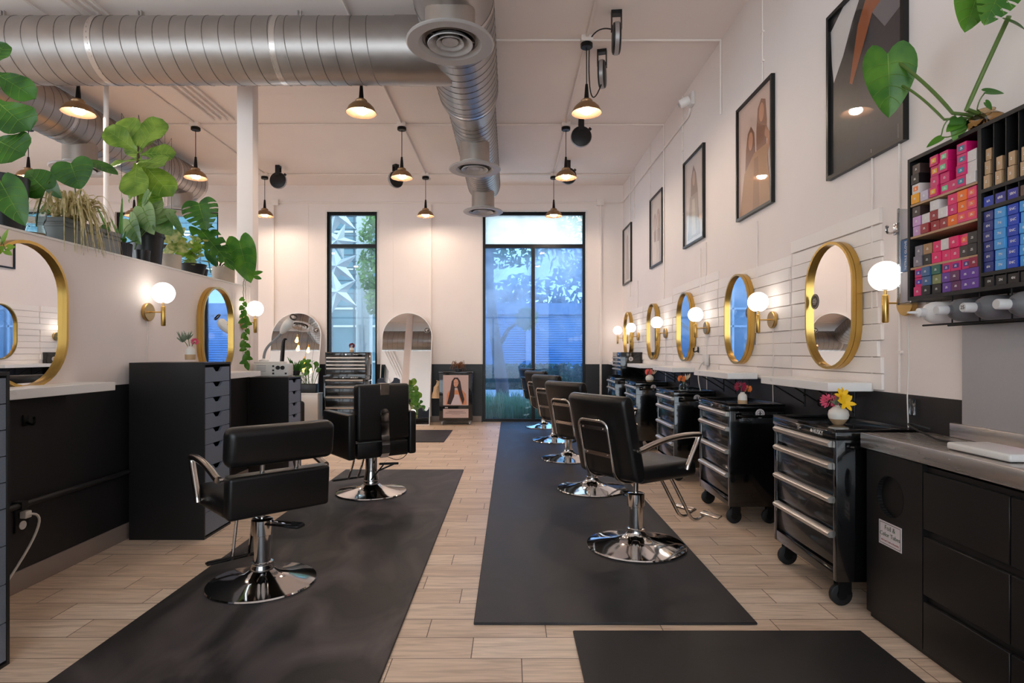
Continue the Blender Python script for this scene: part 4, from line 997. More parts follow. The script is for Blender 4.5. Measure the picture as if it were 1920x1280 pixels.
ch2 = dup(ch1, 'black tool chest with a round badge on the farthest right cart', (1.615,8.92,.849), -PI/2)
badge_(ch2, .3255, .15, .28)

# ------------------------------------------------------------------ poster cart
t = thing('poster_cart', 'black rolling cabinet with a poster of a long haired woman on its front', 'cabinet', (-.905,9.72,0))
mb = MB(); mb.box(-.275,0,.075,.275,.32,.86,bev=.004); mb.box(-.285,-.008,.86,.285,.325,.885,bev=.004); mb.box(-.262,-.006,.31,.262,.0,.325); mb.build('body', 'cart_black', t)
def fpoly(pts, e=.0): return [(-.21+x*.42, -.002-e, .83-y*.5) for x, y in pts]
mb = MB(); mb.box(-.21,-.0015,.33,.21,.002,.83,m=0)
for k, pts in enumerate(([(.12,.98),(.16,.62),(.26,.5),(.76,.5),(.9,.62),(.93,.98)],[(.24,.98),(.3,.7),(.48,.64),(.6,.64),(.74,.98)],[(.16,.95),(.28,.5),(.34,.2),(.44,.08),(.58,.08),(.68,.2),(.74,.5),(.84,.8),(.78,.98),(.66,.7),(.56,.42),(.46,.42),(.44,.7),(.3,.98)],[(.42,.32),(.42,.18),(.5,.12),(.58,.16),(.61,.26),(.57,.36),(.51,.4),(.45,.38)])):
    mb.poly(fpoly(pts, .0004*(k+1)), m=k+1)
for x in (.47,.56): mb.box(-.21+x*.42-.008,-.0042,.83-.125-.003,-.21+x*.42+.008,-.004,.83-.125+.002,m=3)
mb.box(-.006,-.0042,.83-.172,.012,-.004,.83-.166,m=5)
mb.build('poster', [flat((206,176,168)),flat((214,138,96)),flat((214,196,200)),flat((56,34,30)),flat((214,156,128)),flat((170,80,76))], t)
mb = MB(); mb.box(-.21,-.0015,.12,.21,.002,.27,m=0)
for k, (z, a) in enumerate(((.235,.15),(.225,.12),(.21,.17),(.20,.17),(.178,.07))): mb.box(-a,-.002,z-.002,a,-.001,z+.002,m=1)
mb.box(-.21,-.002,.12,.21,-.001,.123,m=1); mb.build('text_panel', [flat((206,176,168)),flat((90,66,60))], t)
mb = MB(); mb.box(-.18,-.008,.285,-.13,-.0,.3,bev=.002); mb.build('name_plate', 'sign_white', t)
for x in (-.23,.23):
    for y in (.05,.27):
        mb = MB(); mb.lathe([(0,-.012),(.028,-.012),(.031,-.008),(.031,.008),(.028,.012),(0,.012)], (x,y-.01,.031), 18, axis=(1,0,0)); mb.box(x-.018,y-.03,.03,x-.014,y+.02,.076); mb.box(x+.014,y-.03,.03,x+.018,y+.02,.076); mb.build('caster', 'reel_grey', t)
mb = MB(); g = []
for i in range(13):
    a = 2*PI*i/12; row = []
    for k in range(7):
        v = k/6; r = (.025+.06*v+.012*math.sin(i*2.6+k)) ; row.append(mb.bm.verts.new((-.335+r*math.cos(a)*.85+.03*(v<.2), .1+r*math.sin(a)*.6, .72-.28*v)))
    g.append(row)
for i in range(12):
    for k in range(6): mb._f((g[i][k], g[i+1][k], g[i+1][k+1], g[i][k+1]))
mb.tube([(-.28,.1,.72),(-.335,.1,.735)], .006, 6)
o = mb.build('hanging_cloth', 'cloth_beige'); o.location = (-.905,9.72,0); tag(o, 'beige cloth bag hanging on the left side of the poster cart', 'cloth')
random.seed(4); mb = MB(); mb.lathe([(0,0),(.05,0),(.055,.03),(.05,.05),(0,.045)], n=18, m=1)
for i in range(46):
    a = random.uniform(0,6.28); L = random.uniform(.14,.26); q = [V((0,0,.04))]; d = V((math.cos(a),math.sin(a),0))
    for k in range(1,6): s = k/5; q.append(V((0,0,.04+L*1.7*s-L*1.5*s*s*random.uniform(.8,1.3)))+d*L*.62*s)
    for p in q: p.z = max(p.z, .004)
    mb.tube(q, [.004,.004,.0035,.003,.0022,.001], 4, m=0)
o = mb.build('air_plant', ['dry_brown','pot_black']); o.location = (-.87,9.84,.886); tag(o, 'spiky dried air plant on top of the poster cart', 'plant')

# ------------------------------------------------------------------ flower vases
def pompom(mb, c, r, m, n=70, pl_=.55):
    c = V(c)
    for i in range(n):
        z = 1-2*(i+.5)/n; a = i*2.39996; q = math.sqrt(1-z*z); d = V((q*math.cos(a), q*math.sin(a), z))
        if d.z < -.75: continue
        s = d.orthogonal().normalized()*r*.16; e = d.cross(s)
        b = c+d*r*.35; mb._f([mb.bm.verts.new(v) for v in (b, c+d*r*.8+s+e*.3, c+d*r*1.02, c+d*r*.8-s-e*.3)], m)
def lily(mb, c, d, r, m):
    c, d = V(c), V(d).normalized(); a = d.orthogonal().normalized(); b = d.cross(a)
    for i in range(6):
        t = 2*PI*i/6; o = a*math.cos(t)+b*math.sin(t); leaf(mb, c, c+d*r*.55+o*r, d, r*.5, 'oval', 5, 4, .15, .1, m=m)
def vase(label, loc, kind, fl):
    t = thing('flower_vase', label, 'vase', loc, 0, 'small flower vases')
    mb = MB()
    if kind == 'round': mb.lathe([(0,.004),(.02,.004),(.022,0),(.028,.006),(.045,.03)], n=26, m=1); mb.lathe([(.045,.03),(.05,.05),(.045,.072),(.028,.088),(.017,.094),(.016,.1),(.012,.098),(.014,.09)], n=26, m=0); top = .1
    elif kind == 'tall': mb.lathe([(0,.003),(.026,.003),(.03,0),(.032,.01),(.032,.035)], n=24, m=1); mb.lathe([(.032,.035),(.031,.06),(.025,.075),(.015,.082),(.015,.09),(.011,.089),(.012,.08)], n=24, m=0); top = .09
    else: mb.lathe([(0,.003),(.03,.001),(.042,.02),(.045,.042),(.036,.068),(.018,.08),(.018,.09),(.015,.09),(.015,.08),(.033,.066),(.042,.042),(.039,.022),(.028,.006),(0,.008)], n=24, m=0); top = .09
    mb.build('vase', {'round':['vase_white','vase_tan'],'tall':['vase_white','vase_tan'],'glass':['glass','glass']}[kind], t)
    st = MB()
    for ft, (x, y, z), r, c in fl:
        st.tube(bez((0,0,top*.35), (x*.2,y*.2,top+.01), (x,y,top+z), 6), .0022, 5)
    st.build('stems', 'stem_green', t)
    for ft, (x, y, z), r, c in fl:
        mb = MB(); p = (x,y,top+z)
        if ft == 'pom': pompom(mb, p, r, 0)
        elif ft == 'lily': lily(mb, p, (x,y-.02,.03), r, 0)
        elif ft == 'sprig':
            for i in range(16):
                a = random.uniform(0,6.28); d = V((math.cos(a)*.7,math.sin(a)*.7,random.uniform(.2,1))); leaf(mb, V(p)-V((0,0,r*.3)), V(p)+d*r, (0,-1,.3), r*.22, 'lance', 4, 2, 0, 0)
        mb.build('flower' if ft != 'sprig' else 'leaf_sprig', c, t, fixn=False)
    return t
tz = .8355
vase('round white and tan vase with pink and yellow flowers on the nearest cart', (1.70,3.04,tz), 'round', [('pom',(-.02,.045,.018),.05,'fl_pink'),('lily',(.0,-.03,.045),.042,'fl_yellow'),('lily',(.0,-.06,.015),.045,'fl_yellow'),('lily',(.02,-.01,.055),.038,'fl_yellow'),('sprig',(-.02,-.015,.015),.04,'fl_sage')])
vase('white tall vase with magenta and orange flowers on the second cart', (1.65,4.17,tz), 'tall', [('pom',(-.015,0,.04),.045,'fl_magenta'),('pom',(.035,0,.025),.032,'fl_orange')])
vase('round clear glass vase with an orange flower on the third cart', (1.63,5.52,tz), 'glass', [('pom',(-.02,0,.035),.04,'fl_orange'),('sprig',(.03,0,.04),.05,'fl_cream')])
vase('round cream vase with coral flowers on the fourth cart', (1.72,7.05+.2,tz), 'round', [('pom',(-.01,0,.03),.05,'fl_coral'),('sprig',(.05,0,.02),.06,'fl_cream')])
vase('white vase with a dark red flower on the chest before the narrow window', (-2.50,9.25,1.21), 'tall', [('pom',(0,0,.01),.05,'fl_red')])
vase('white and tan bud vase with a pink flower and sprigs on the tall drawer unit', (-2.145,3.93,1.1595), 'tall', [('pom',(.03,0,.03),.026,'fl_pink'),('sprig',(-.05,0,.045),.06,'fl_sage'),('sprig',(-.02,.01,.06),.05,'fl_sage')])

# ------------------------------------------------------------------ steel counter with black drawers
CXF, CYF, CTZ = 1.612, 2.70, .84
t = thing('counter_cabinet', 'black cabinet with a round opening and drawers under the steel counter', 'cabinet', (0,0,0))
XC = 1.637; y_end = .6
mb = MB(); mb.box(XC+.02,y_end,.0,XR-.015,CYF-.004,.755)
mb.build('carcass', 'counter_black', t)
# panel with a round hole (ring of quads)
def holed_panel(x0, x1, ya, yb, z0, z1, cy_, cz_, r, n=40):
    mb = MB(); outer = []
    for i in range(n):
        a = 2*PI*i/n; c, s = math.cos(a), math.sin(a)
        k = min(((yb-cy_)/c if c > 1e-6 else (ya-cy_)/c if c < -1e-6 else 1e9), ((z1-cz_)/s if s > 1e-6 else (z0-cz_)/s if s < -1e-6 else 1e9)); outer.append((cy_+c*k, cz_+s*k))
    for y, z in ((ya,z0),(yb,z0),(yb,z1),(ya,z1)):
        j = min(range(n), key=lambda q: (outer[q][0]-y)**2+(outer[q][1]-z)**2); outer[j] = (y, z)
    inner = [(cy_+r*math.cos(2*PI*i/n), cz_+r*math.sin(2*PI*i/n)) for i in range(n)]
    loft(mb, [[(x1,y,z) for y, z in outer], [(x0,y,z) for y, z in outer], [(x0,y,z) for y, z in inner], [(x1,y,z) for y, z in inner]])
    return mb
pz0, pz1 = .03, .765
pn = holed_panel(XC, XC+.02, 2.332, CYF-.004, pz0, pz1, 2.53, .586, .088).build('waste_door', 'counter_black', t, angle=30)
mb = MB(); mb.lathe([(.088,-.001),(.088,.09),(0,.09)], (XC+.0,2.53,.586), 36, axis=(1,0,0)); o = mb.build('waste_opening', 'void', pn)
for (ya, yb) in ((1.925,2.328),(1.5,1.92),(1.05,1.496)):
    for z0, z1 in ((.51,.737),(.25,.48),(.03,.222)):
        mb = MB(); mb.box(XC,ya,z0,XC+.018,yb,z1,bev=.002,seg=1); mb.build('drawer_front', 'counter_black', t)
sg = thing('waste_sign', 'white Foil and Color Tubes sign stuck below the round opening', 'sign', (XC-.001,2.528,.42))
mb = MB(); w, h = .118, .118; y0, y1, z0, z1 = -.068, .072, -.052, .052
y0, y1 = -.075, .075
mb.box(-.001,y0,z0,.0008,y1,z1,m=0)
for a in ((y0+.006,z0+.006,y1-.006,z0+.008),(y0+.006,z1-.008,y1-.006,z1-.006),(y0+.006,z0+.006,y0+.008,z1-.006),(y1-.008,z0+.006,y1-.006,z1-.006)): mb.box(-.0014,a[0],a[1],-.0008,a[2],a[3],m=1)
mb.build('card', ['sign_white','text_black'], sg)
text('Foil &', .030, 'text_green', sg, frame((-.0014,0,.026), (0,-1,0), (0,0,1)))
text('Color Tubes', .026, 'text_green', sg, frame((-.0014,0,-.004), (0,-1,0), (0,0,1)))
text('No Food, Trash or Recycling', .0098, 'text_red', sg, frame((-.0014,0,-.031), (0,-1,0), (0,0,1)))
t = thing('steel_countertop', 'stainless steel countertop with a raised back edge on the right', 'countertop', (0,0,0))
mb = MB(); mb.box(CXF,y_end-.02,CTZ-.066,XR-.012,CYF+.004,CTZ,bev=.003); mb.build('worktop', 'steel_top', t)
mb = MB(); mb.box(XR-.035,y_end,CTZ+.001,XR-.012,2.56,CTZ+.062,bev=.003); mb.build('upstand', 'steel_top', t)
t = thing('tablet_stand', 'flat white square payment device lying on the steel counter', 'device', (1.735,2.07,CTZ))
mb = MB(); mb.box(-.075,-.12,.003,.085,.165,.03,bev=.008,seg=3); mb.build('body', 'device_white', t)
mb = MB(); mb.box(-.07,-.11,0,.08,.155,.003); mb.build('base', 'plastic_black', t)
mb = MB(); mb.tube(bez((1.86,2.6,CTZ+.03),(1.72,2.7,CTZ+.08),(1.78,2.45,CTZ+.006),10)+bez((1.78,2.42,CTZ+.006),(1.86,2.1,CTZ+.006),(1.87,1.8,CTZ+.006),8), .004, 6); tag(mb.build('black_cable', 'cord_black'), 'thin black cable trailing across the steel counter', 'cable')
t = thing('tablet', 'tablet with a pink screen leaning at the right edge of the counter', 'tablet', (1.86,2.0,CTZ+.001), 0)
T = Matrix.Rotation(math.radians(26), 4, 'Y')
mb = MB(); mb.box(-.006,-.13,.0,.006,.105,.17,bev=.004,T=T); mb.build('body', 'plastic_black', t)
mb = MB(); mb.box(-.0068,-.12,.012,-.0062,.095,.158,T=T); mb.build('screen', 'screen_pink', t)

# ------------------------------------------------------------------ styling chairs (local: sitter faces +y, origin under the column)
def base_disc(t, r=.30, hgt=.085, tube_r=.042, top=.33, cone=False):
    mb = MB(); mb.lathe([(0,.0),(r,.0),(r+.004,.006),(r,.013),(r-.02,.017),(r*.75,.026),(r*.5,.04),(r*.32,.055),(r*.22,.074),(tube_r+.016,.088),(tube_r+.012,.098),(tube_r+.012,.112),(tube_r,.116),(0,.116)], n=56); d = mb.build('base', 'chrome', t)
    mb = MB()
    if cone: mb.lathe([(tube_r+.014,.112),(tube_r,.2),(tube_r,top),(0,top)], n=30)
    else: mb.lathe([(tube_r,.112),(tube_r,top-.085),(tube_r+.011,top-.08),(tube_r+.011,top-.005),(tube_r+.004,top),(0,top)], n=30)
    mb.build('column', 'chrome', t)
    mb = MB(); mb.cyl((0,0,top-.01),(0,0,.47),.016,n=16); mb.build('piston', 'chrome', t)
def pump(t, ang, z, L=.2):
    a = V((math.cos(ang), math.sin(ang), 0)); s = V((-a.y, a.x, 0))
    mb = MB(); q = [a*.04+s*.028, a*L+s*.028, a*L-s*.028, a*.04-s*.028]
    mb.tube(roundpath([p+V((0,0,z)) for p in q], .012), .006, 8); p = mb.build('pump_lever', 'chrome', t)
    mb = MB(); q = [a*(L-.07)+s*.028, a*(L+.002)+s*.028, a*(L+.002)-s*.028, a*(L-.07)-s*.028]; mb.tube(roundpath([p_+V((0,0,z)) for p_ in q], .012), .0095, 8); mb.build('lever_grip', 'rubber', p)
def footrest(t, w=.34, y0=.2, yb=.36, zt=.43, flat_=True):
    mb = MB()
    for x in (-.045,.045): mb.tube(roundpath([(x,y0,zt),(x*1.0,y0+.06,zt-.14),(x,yb-.03,.05),(x,yb+.03,.047)], .05), .0095, 8)
    f = mb.build('footrest_tube', 'chrome', t)
    mb = MB(); mb.box(-w/2,yb-.02,.043,w/2,yb+.02,.056,bev=.005); mb.box(-w/2+.01,yb-.012,.056,w/2-.01,yb+.012,.06); mb.build('footrest_bar', 'dark_metal' if flat_ else 'chrome_arm', f)
def footrest_long(t):
    mb = MB()
    for x in (-.05,.05): mb.tube(roundpath([(x,.15,.432),(x,.24,.42),(x,.30,.33),(x,.46,.085),(x,.60,.13)], .07, 6), .0105, 10)
    f = mb.build('footrest_tube', 'chrome', t)
    for s in (-1,1):
        mb = MB(); mb.box(-.075,-.022,-.006,.075,.022,.006,bev=.004,T=Matrix.Translation((s*.11,.56,.135))@Matrix.Rotation(.3, 4, 'X')); mb.build('footrest_plate', 'chrome_arm', f)
def arms(t, w, zb, zt, yr, yf, zl):
    for s in (-1, 1):
        x = s*(w/2+.018); mb = MB()
        top = [(x,yr,zb)]+bez((x,yr+.03,zb+.005),(x,yr+.25,zt+.02),(x,yf-.01,zt),8)
        mb.tube(top, .018, 10); q = roundpath([(x,yf-.012,zt-.004),(x,yf-.02,zt-.03),(x,yf-.11,zl+.02),(x,yf-.115,zl)], .02); mb.tube(q, .0165, 10); mb.ball((x,yf-.012,zt-.002), .0185, 10); mb.cyl((x,yr-.01,zb),(s*(w/2-.03),yr-.01,zb),.008,n=8); mb.cyl((x,yf-.115,zl+.012),(s*(w/2-.03),yf-.115,zl+.012),.008,n=8)
        mb.build('armrest', 'chrome_arm', t)
def chairA(label, loc, rz):
    t = thing('salon_chair', label, 'chair', loc, rz, 'black salon chairs')
    base_disc(t); pump(t, 2.7, .285, .21)
    mb = MB(); mb.box(-.25,-.20,.445,.25,.27,.545,bev=.03,seg=4); mb.build('seat', 'leather', t)
    mb = MB(); mb.box(-.1,-.1,.425,.1,.14,.448); mb.build('mount_plate', 'dark_metal', t)
    # reclined back cushion with a rolled top
    lean = .24; mb = MB(); nz_, nx = 14, 8; g0 = []
    prof2 = []
    for i in range(nz_+1):
        s = i/nz_; z = .49+.42*s; y = -.20-lean*.42*s*.95; prof2.append((y+.0,z))
    front = [(y+.045,z) for y, z in prof2]; back = [(y-.045,z) for y, z in prof2]
    capt = [(prof2[-1][0]+.045*math.cos(a), prof2[-1][1]+.04*math.sin(a)) for a in [PI*k/8 for k in range(1,8)]]
    capb = [(prof2[0][0]-.045*math.cos(a), prof2[0][1]-.035*math.sin(a)) for a in [PI*k/6 for k in range(1,6)]]
    loop = front+capt+list(reversed(back))+capb
    xs = [-.25,-.246,-.232,-.2,-.1,0,.1,.2,.232,.246,.25]; ins = [.55,.82,.95,1,1,1,1,1,.95,.82,.55]
    cyx = sum(p[0] for p in loop)/len(loop)
    rings = []
    for x, k in zip(xs, ins):
        r_ = []
        for (y, z) in loop:
            u = (z-.49)/.42; yc = -.20-lean*.42*max(0,min(1,u))*.95
            bow = .018*(1-(x/.25)**2)
            zc_ = .70; r_.append((x, yc+(y-yc)*k-bow, zc_+(z-zc_)*(1-(1-k)*.06)))
        rings.append(r_)
    loft(mb, rings); mb.poly(rings[0]); mb.poly(rings[-1]); mb.build('backrest', 'leather', t, angle=60)
    # chrome loop on the rear, flat cross bars
    def yb(z): return -.20-lean*(z-.49)*.95-.045-.022-.012
    mb = MB(); q = [(.115,-.05,.435),(.125,-.2,.432),(.125,yb(.5),.47),(.125,yb(.8),.80),(-.125,yb(.8),.80),(-.125,yb(.5),.47),(-.125,-.2,.432),(-.115,-.05,.435)]
    mb.tube(roundpath(q, .05), .0095, 10); lp = mb.build('rear_frame', 'chrome', t)
    for z in (.755,.60):
        mb = MB(); mb.box(-.122,yb(z)-.004,z-.012,.122,yb(z)+.003,z+.012)
        for x in (-.09,.09): mb.ball((x,yb(z)-.004,z), .006, 8)
        mb.build('cross_bar', 'chrome_arm', lp)
    arms(t, .50, .645, .70, -.235, .27, .50); footrest_long(t)
    return t
a60 = -math.radians(58)
ca = chairA('black salon chair nearest in the right row, by the front tool carts', (.776,3.63,.012), a60)
for x, y, an, lb in ((.715,5.14,58,'black salon chair second in the right row'),(.65,6.59,60,'black salon chair in the middle of the right row'),(.60,7.97,62,'black salon chair in the right row, second from the window'),(.54,9.4,70,'black salon chair in the right row nearest the wide window')):
    dup(ca, lb, (x,y,.012), -math.radians(an))
# left front chair: split two panel back
t = thing('salon_chair', 'black salon chair in the left foreground with a two part back', 'chair', (-1.29,3.05,.012), math.radians(44), 'black salon chairs')
base_disc(t, .268, top=.335); pump(t, -1.05, .315, .23)
mb = MB(); mb.box(-.245,-.17,.40,.245,.265,.515,bev=.035,seg=4); mb.build('seat', 'leather', t)
mb = MB(); mb.box(-.11,-.12,.388,.11,.13,.402); mb.build('mount_plate', 'dark_metal', t)
Tb = lambda z0: Matrix.Translation((0,-.215,z0))@Matrix.Rotation(math.radians(4), 4, 'X')
mb = MB(); mb.box(-.25,-.045,-.205,.25,.04,.0,bev=.018,seg=4,T=Tb(.618)); mb.build('lower_back', 'leather', t)
mb = MB(); mb.box(-.265,-.05,0,.265,.05,.19,bev=.04,seg=5,T=Matrix.Translation((0,-.228,.66))@Matrix.Rotation(math.radians(7), 4, 'X')); mb.build('upper_back', 'leather', t)
for x in (-.085,.085):
    mb = MB(); mb.cyl((x,-.215,.60),(x,-.228,.70),.011,n=12); mb.build('back_post', 'chrome', t)
mb = MB(); mb.box(.2655,-.235,.70,.269,-.215,.735); mb.build('care_tag', 'sign_white', t)
arms(t, .50, .60, .655, -.17, .25, .44); footrest(t, .34, .18, .34)
# left rear chair: square padded arms, bracket on the back
t = thing('barber_chair', 'black salon chair with square padded arms, behind the left front chair', 'chair', (-1.19,5.02,.012), math.radians(38))
base_disc(t, .295, top=.36, tube_r=.05, cone=True)
mb = MB(); mb.box(-.235,-.17,.34,.235,.30,.47,bev=.03,seg=4); mb.build('seat', 'leather', t)
mb = MB(); mb.box(-.12,-.1,.32,.12,.16,.342); mb.build('mount_plate', 'dark_metal', t)
for s in (-1,1):
    mb = MB(); mb.box(s*.238,-.24,.335,s*.305,.32,.70,bev=.018,seg=3); mb.build('arm', 'leather', t)
mb = MB(); mb.box(-.232,-.255,.475,.232,-.155,.935,bev=.025,seg=4,T=None); mb.build('backrest', 'leather', t)
mb = MB(); mb.box(-.225,-.235,.335,.225,-.18,.462,bev=.01); mb.build('seat_back_panel', 'leather', t)
mb = MB(); mb.box(-.04,-.262,.845,.04,-.255,.938,bev=.002,seg=1); mb.box(-.04,-.262,.936,.04,-.17,.941); mb.lathe([(0,0),(.008,0),(.007,.004),(0,.004)], (0,-.262,.895), 12, axis=(0,-1,0))
for x in (-.025,.025): mb.lathe([(0,0),(.006,0),(.005,.003),(0,.003)], (x,-.262,.86), 10, axis=(0,-1,0))
mb.build('headrest_bracket', 'chrome_arm', t)
mb = MB(); q = []
for y, z in ((-.262,.70),(-.264,.62),(-.272,.52),(-.285,.44),(-.28,.37),(-.24,.33)): q.append((y,z))
for (y0,z0),(y1,z1) in zip(q, q[1:]): mb._f([mb.bm.verts.new(p) for p in ((-.035,y0,z0),(.035,y0,z0),(.035,y1,z1),(-.035,y1,z1))]); mb._f([mb.bm.verts.new(p) for p in ((-.035,y0+.006,z0),(.035,y0+.006,z0),(.035,y1+.006,z1),(-.035,y1+.006,z1))])
mb.lathe([(0,0),(.035,0),(.035,.006),(0,.006)], (0,-.256,.70), 20, axis=(0,-1,0)); mb.build('back_strap', 'chrome', t, fixn=False)
mb = MB(); mb.tube(bez((.05,-.2,.33),(.12,-.3,.27),(.24,-.2,.34),8), .003, 6); mb.build('release_cable', 'cord_black', t)
mb = MB(); mb.tube([(.04,-.06,.19),(.13,-.16,.25)], .007, 8); mb.tube([(-.03,-.06,.12),(.05,-.13,.25)], .006, 8); mb.box(-.08,-.02,0,.08,.02,.014,T=Matrix.Translation((.09,-.15,.25))@Matrix.Rotation(-.5, 4, 'Z'),bev=.004); mb.build('pump_lever', 'rubber', t)
footrest(t, .36, .22, .42, .34)
# third left chair, with a notched blue back, partly hidden
t = thing('wash_chair', 'dark blue notched back chair half hidden behind the padded arm chair', 'chair', (-1.72,8.25,.012), .25)
base_disc(t, .28, top=.34)
mb = MB(); mb.box(-.24,-.2,.40,.24,.26,.50,bev=.03,seg=3); mb.build('seat', 'leather', t)
mb = MB(); pts = [(-.16,.5),(.16,.5),(.15,.82),(.11,.845)]+[(.07*math.cos(a), .845-.075*math.sin(a)) for a in [PI*k/10 for k in range(11)]]+[(-.11,.845),(-.15,.82)]
mb.prism([(x,-.24,z) for x, z in pts], (0,.07,0)); mb.build('backrest', 'leather_blue', t)
for s in (-1,1):
    mb = MB(); mb.box(s*.245,-.2,.50,s*.30,.2,.545,bev=.012); mb.box(s*.262,-.05,.42,s*.283,.05,.50); mb.box(s*.2,-.03,.415,s*.283,.03,.43); mb.build('arm', 'leather', t)

# low black armchair and planter by the left arch mirror
t = thing('armchair', 'low black upholstered armchair behind the low drawer unit', 'armchair', (-3.42,8.55,0), .5)
mb = MB(); mb.box(-.28,-.26,.09,.28,.3,.38,bev=.05,seg=3); mb.build('seat', 'leather', t)
mb = MB(); mb.box(-.3,.2,.12,.3,.34,.62,bev=.05,seg=3); mb.build('backrest', 'leather', t)
for s in (-1,1):
    mb = MB(); mb.box(s*.27,-.28,.1,s*.36,.32,.5,bev=.035,seg=3); mb.build('arm', 'leather', t)
    for y in (-.2,.25):
        mb = MB(); mb.cyl((s*.26,y,0),(s*.26,y,.11),.016,n=10); mb.build('leg', 'dark_metal', t)
t = thing('plant_stand', 'white box stand carrying the dark planter before the left arch mirror', 'stand', (-3.2,9.25,0))
mb = MB(); mb.box(-.2,-.12,0,.2,.12,.55,bev=.006); mb.build('box', 'white_matte', t); mb = MB(); mb.box(-.205,-.125,.55,.205,.125,.57,bev=.004); mb.build('top_board', 'white_gloss', t)
random.seed(8)
t = thing('potted_plant', 'round leaved plant in a dark rectangular planter by the left arch mirror', 'plant', (-3.2,9.25,.5705))
mb = MB(); mb.box(-.16,-.07,0,.16,.07,.14,bev=.01,m=0); mb.box(-.15,-.06,.139,.15,.06,.142,m=1); mb.build('planter', ['pot_black','soil'], t)
mb = MB(); st = MB()
for i in range(30):
    b = V((random.uniform(-.12,.12), random.uniform(-.05,.05), .14)); c = b+V((random.gauss(0,.07), random.gauss(0,.06), random.uniform(.08,.36))); st.tube(bez(b, (b+c)/2+V((0,0,.05)), c, 4), .003, 5)
    d = V((random.gauss(0,1),random.gauss(0,.6),random.uniform(-.2,.7))).normalized(); leaf(mb, c, c+d*.085, (0,-1,.5), .08, 'oval', 6, 4)
mb.build('foliage', 'leaf_mid', t, fixn=False); st.build('stems', 'stem_green', t)
# tall black lamp pole
t = thing('floor_lamp', 'slim black floor lamp pole with a hooked top before the left arch mirror', 'lamp', (-3.12,8.0,0))
mb = MB(); mb.lathe([(0,0),(.14,0),(.14,.012),(.03,.02),(.016,.03)], n=30); mb.build('base', 'dark_metal', t)
mb = MB(); mb.tube([(0,0,.02),(0,0,.45),(0,0,.7),(-.005,0,.95),(.01,0,1.15),(.02,0,1.3)], [.016,.018,.03,.026,.028,.026], 12); mb.tube(bez((.02,0,1.3),(.03,0,1.42),(.07,0,1.38),8), [.026,.024,.022,.02,.018,.016,.014,.012,.01], 10); mb.build('pole', 'dark_metal', t)
# white lamp device on the low drawer unit
t = thing('steamer_device', 'white boxy salon device with two black knobs on the low drawer unit', 'device', (-2.30,5.66,.977), 0)
mb = MB(); mb.box(-.16,-.07,0,.175,.09,.125,bev=.012,seg=3); mb.box(-.15,-.06,.125,.12,.08,.142,bev=.006); mb.build('housing', 'device_white', t)
mb = MB()
for k in range(5): mb.box(-.12,-.0715,.045+.014*k,-.03,-.0695,.05+.014*k)
mb.build('vent', 'lamp_grey', t)
for x in (.085,.13):
    mb = MB(); mb.lathe([(0,0),(.02,0),(.018,.014),(0,.014)], (x,-.07,.085), 16, axis=(0,-1,0)); mb.build('knob', 'plastic_black', t)
mb = MB()
for x, z in ((.04,.1),(.04,.06),(.16,.03),(.04,.03)): mb.box(x-.009,-.0725,z-.008,x+.009,-.0695,z+.008)
mb.build('switch', 'plastic_black', t)
t = thing('magnifier_lamp', 'grey gooseneck magnifier lamp with a white head rising from the device', 'lamp', (-2.38,5.66,1.121), 0)
mb = MB(); mb.lathe([(0,0),(.045,0),(.045,.012),(.02,.02),(.012,.03)], n=20); mb.build('base', 'device_white', t)
mb = MB(); b0, b1, b2, b3 = V((0,0,.02)), V((.005,-.0,.16)), V((.09,0,.17)), V((.165,0,.27))
q = [b0*(1-s)**3+b1*3*s*(1-s)**2+b2*3*s*s*(1-s)+b3*s**3 for s in [k/14 for k in range(15)]]
mb.tube(q, .013, 10); mb.build('gooseneck', 'lamp_grey', t)
mb = MB(); Th = Matrix.Translation((.165,0,.27))@Matrix.Rotation(math.radians(38), 4, 'Y')
mb.tube([Th@V((0,0,z)) for z in (0,.03,.07,.11,.15,.17)], [.014,.03,.042,.046,.038,.016], 16); mb.build('head', 'device_white', t)
mb = MB(); c = Th@V((0,0,.2)); mb.lathe([(.026,-.006),(.036,-.006),(.036,.006),(.026,.006),(.026,-.006)], c, 22, axis=(.5,-.6,.6)); mb.build('lens_ring', 'plastic_black', t)
random.seed(9)
t = thing('potted_plant', 'spiky dark leaved plant standing behind the white device', 'plant', (-2.13,5.82,.9775))
mb = MB(); mb.lathe([(0,0),(.035,0),(.045,.05),(.043,.05),(0,.045)], n=18); mb.build('pot', 'pot_black', t)
mb = MB()
for i in range(15):
    a = random.uniform(0,6.28); L = random.uniform(.09,.2); d = V((math.cos(a)*random.uniform(.3,.9), math.sin(a)*.3, random.uniform(.4,1))); leaf(mb, (0,0,.04), V((.0,0,.04))+d*L, (0,-1,.2), .026, 'lance', 7, 2, .12)
mb.build('foliage', 'leaf_dark', t, fixn=False)
mb = MB(); mb.tube([(XL+.012,5.53,1.0),(XL+.02,5.53,.7),(XL+.016,5.53,.4),(XL+.016,5.53,.12)], .005, 6); tag(mb.build('black_cable', 'cord_black'), 'black cable hanging at the end of the left wall', 'cable')
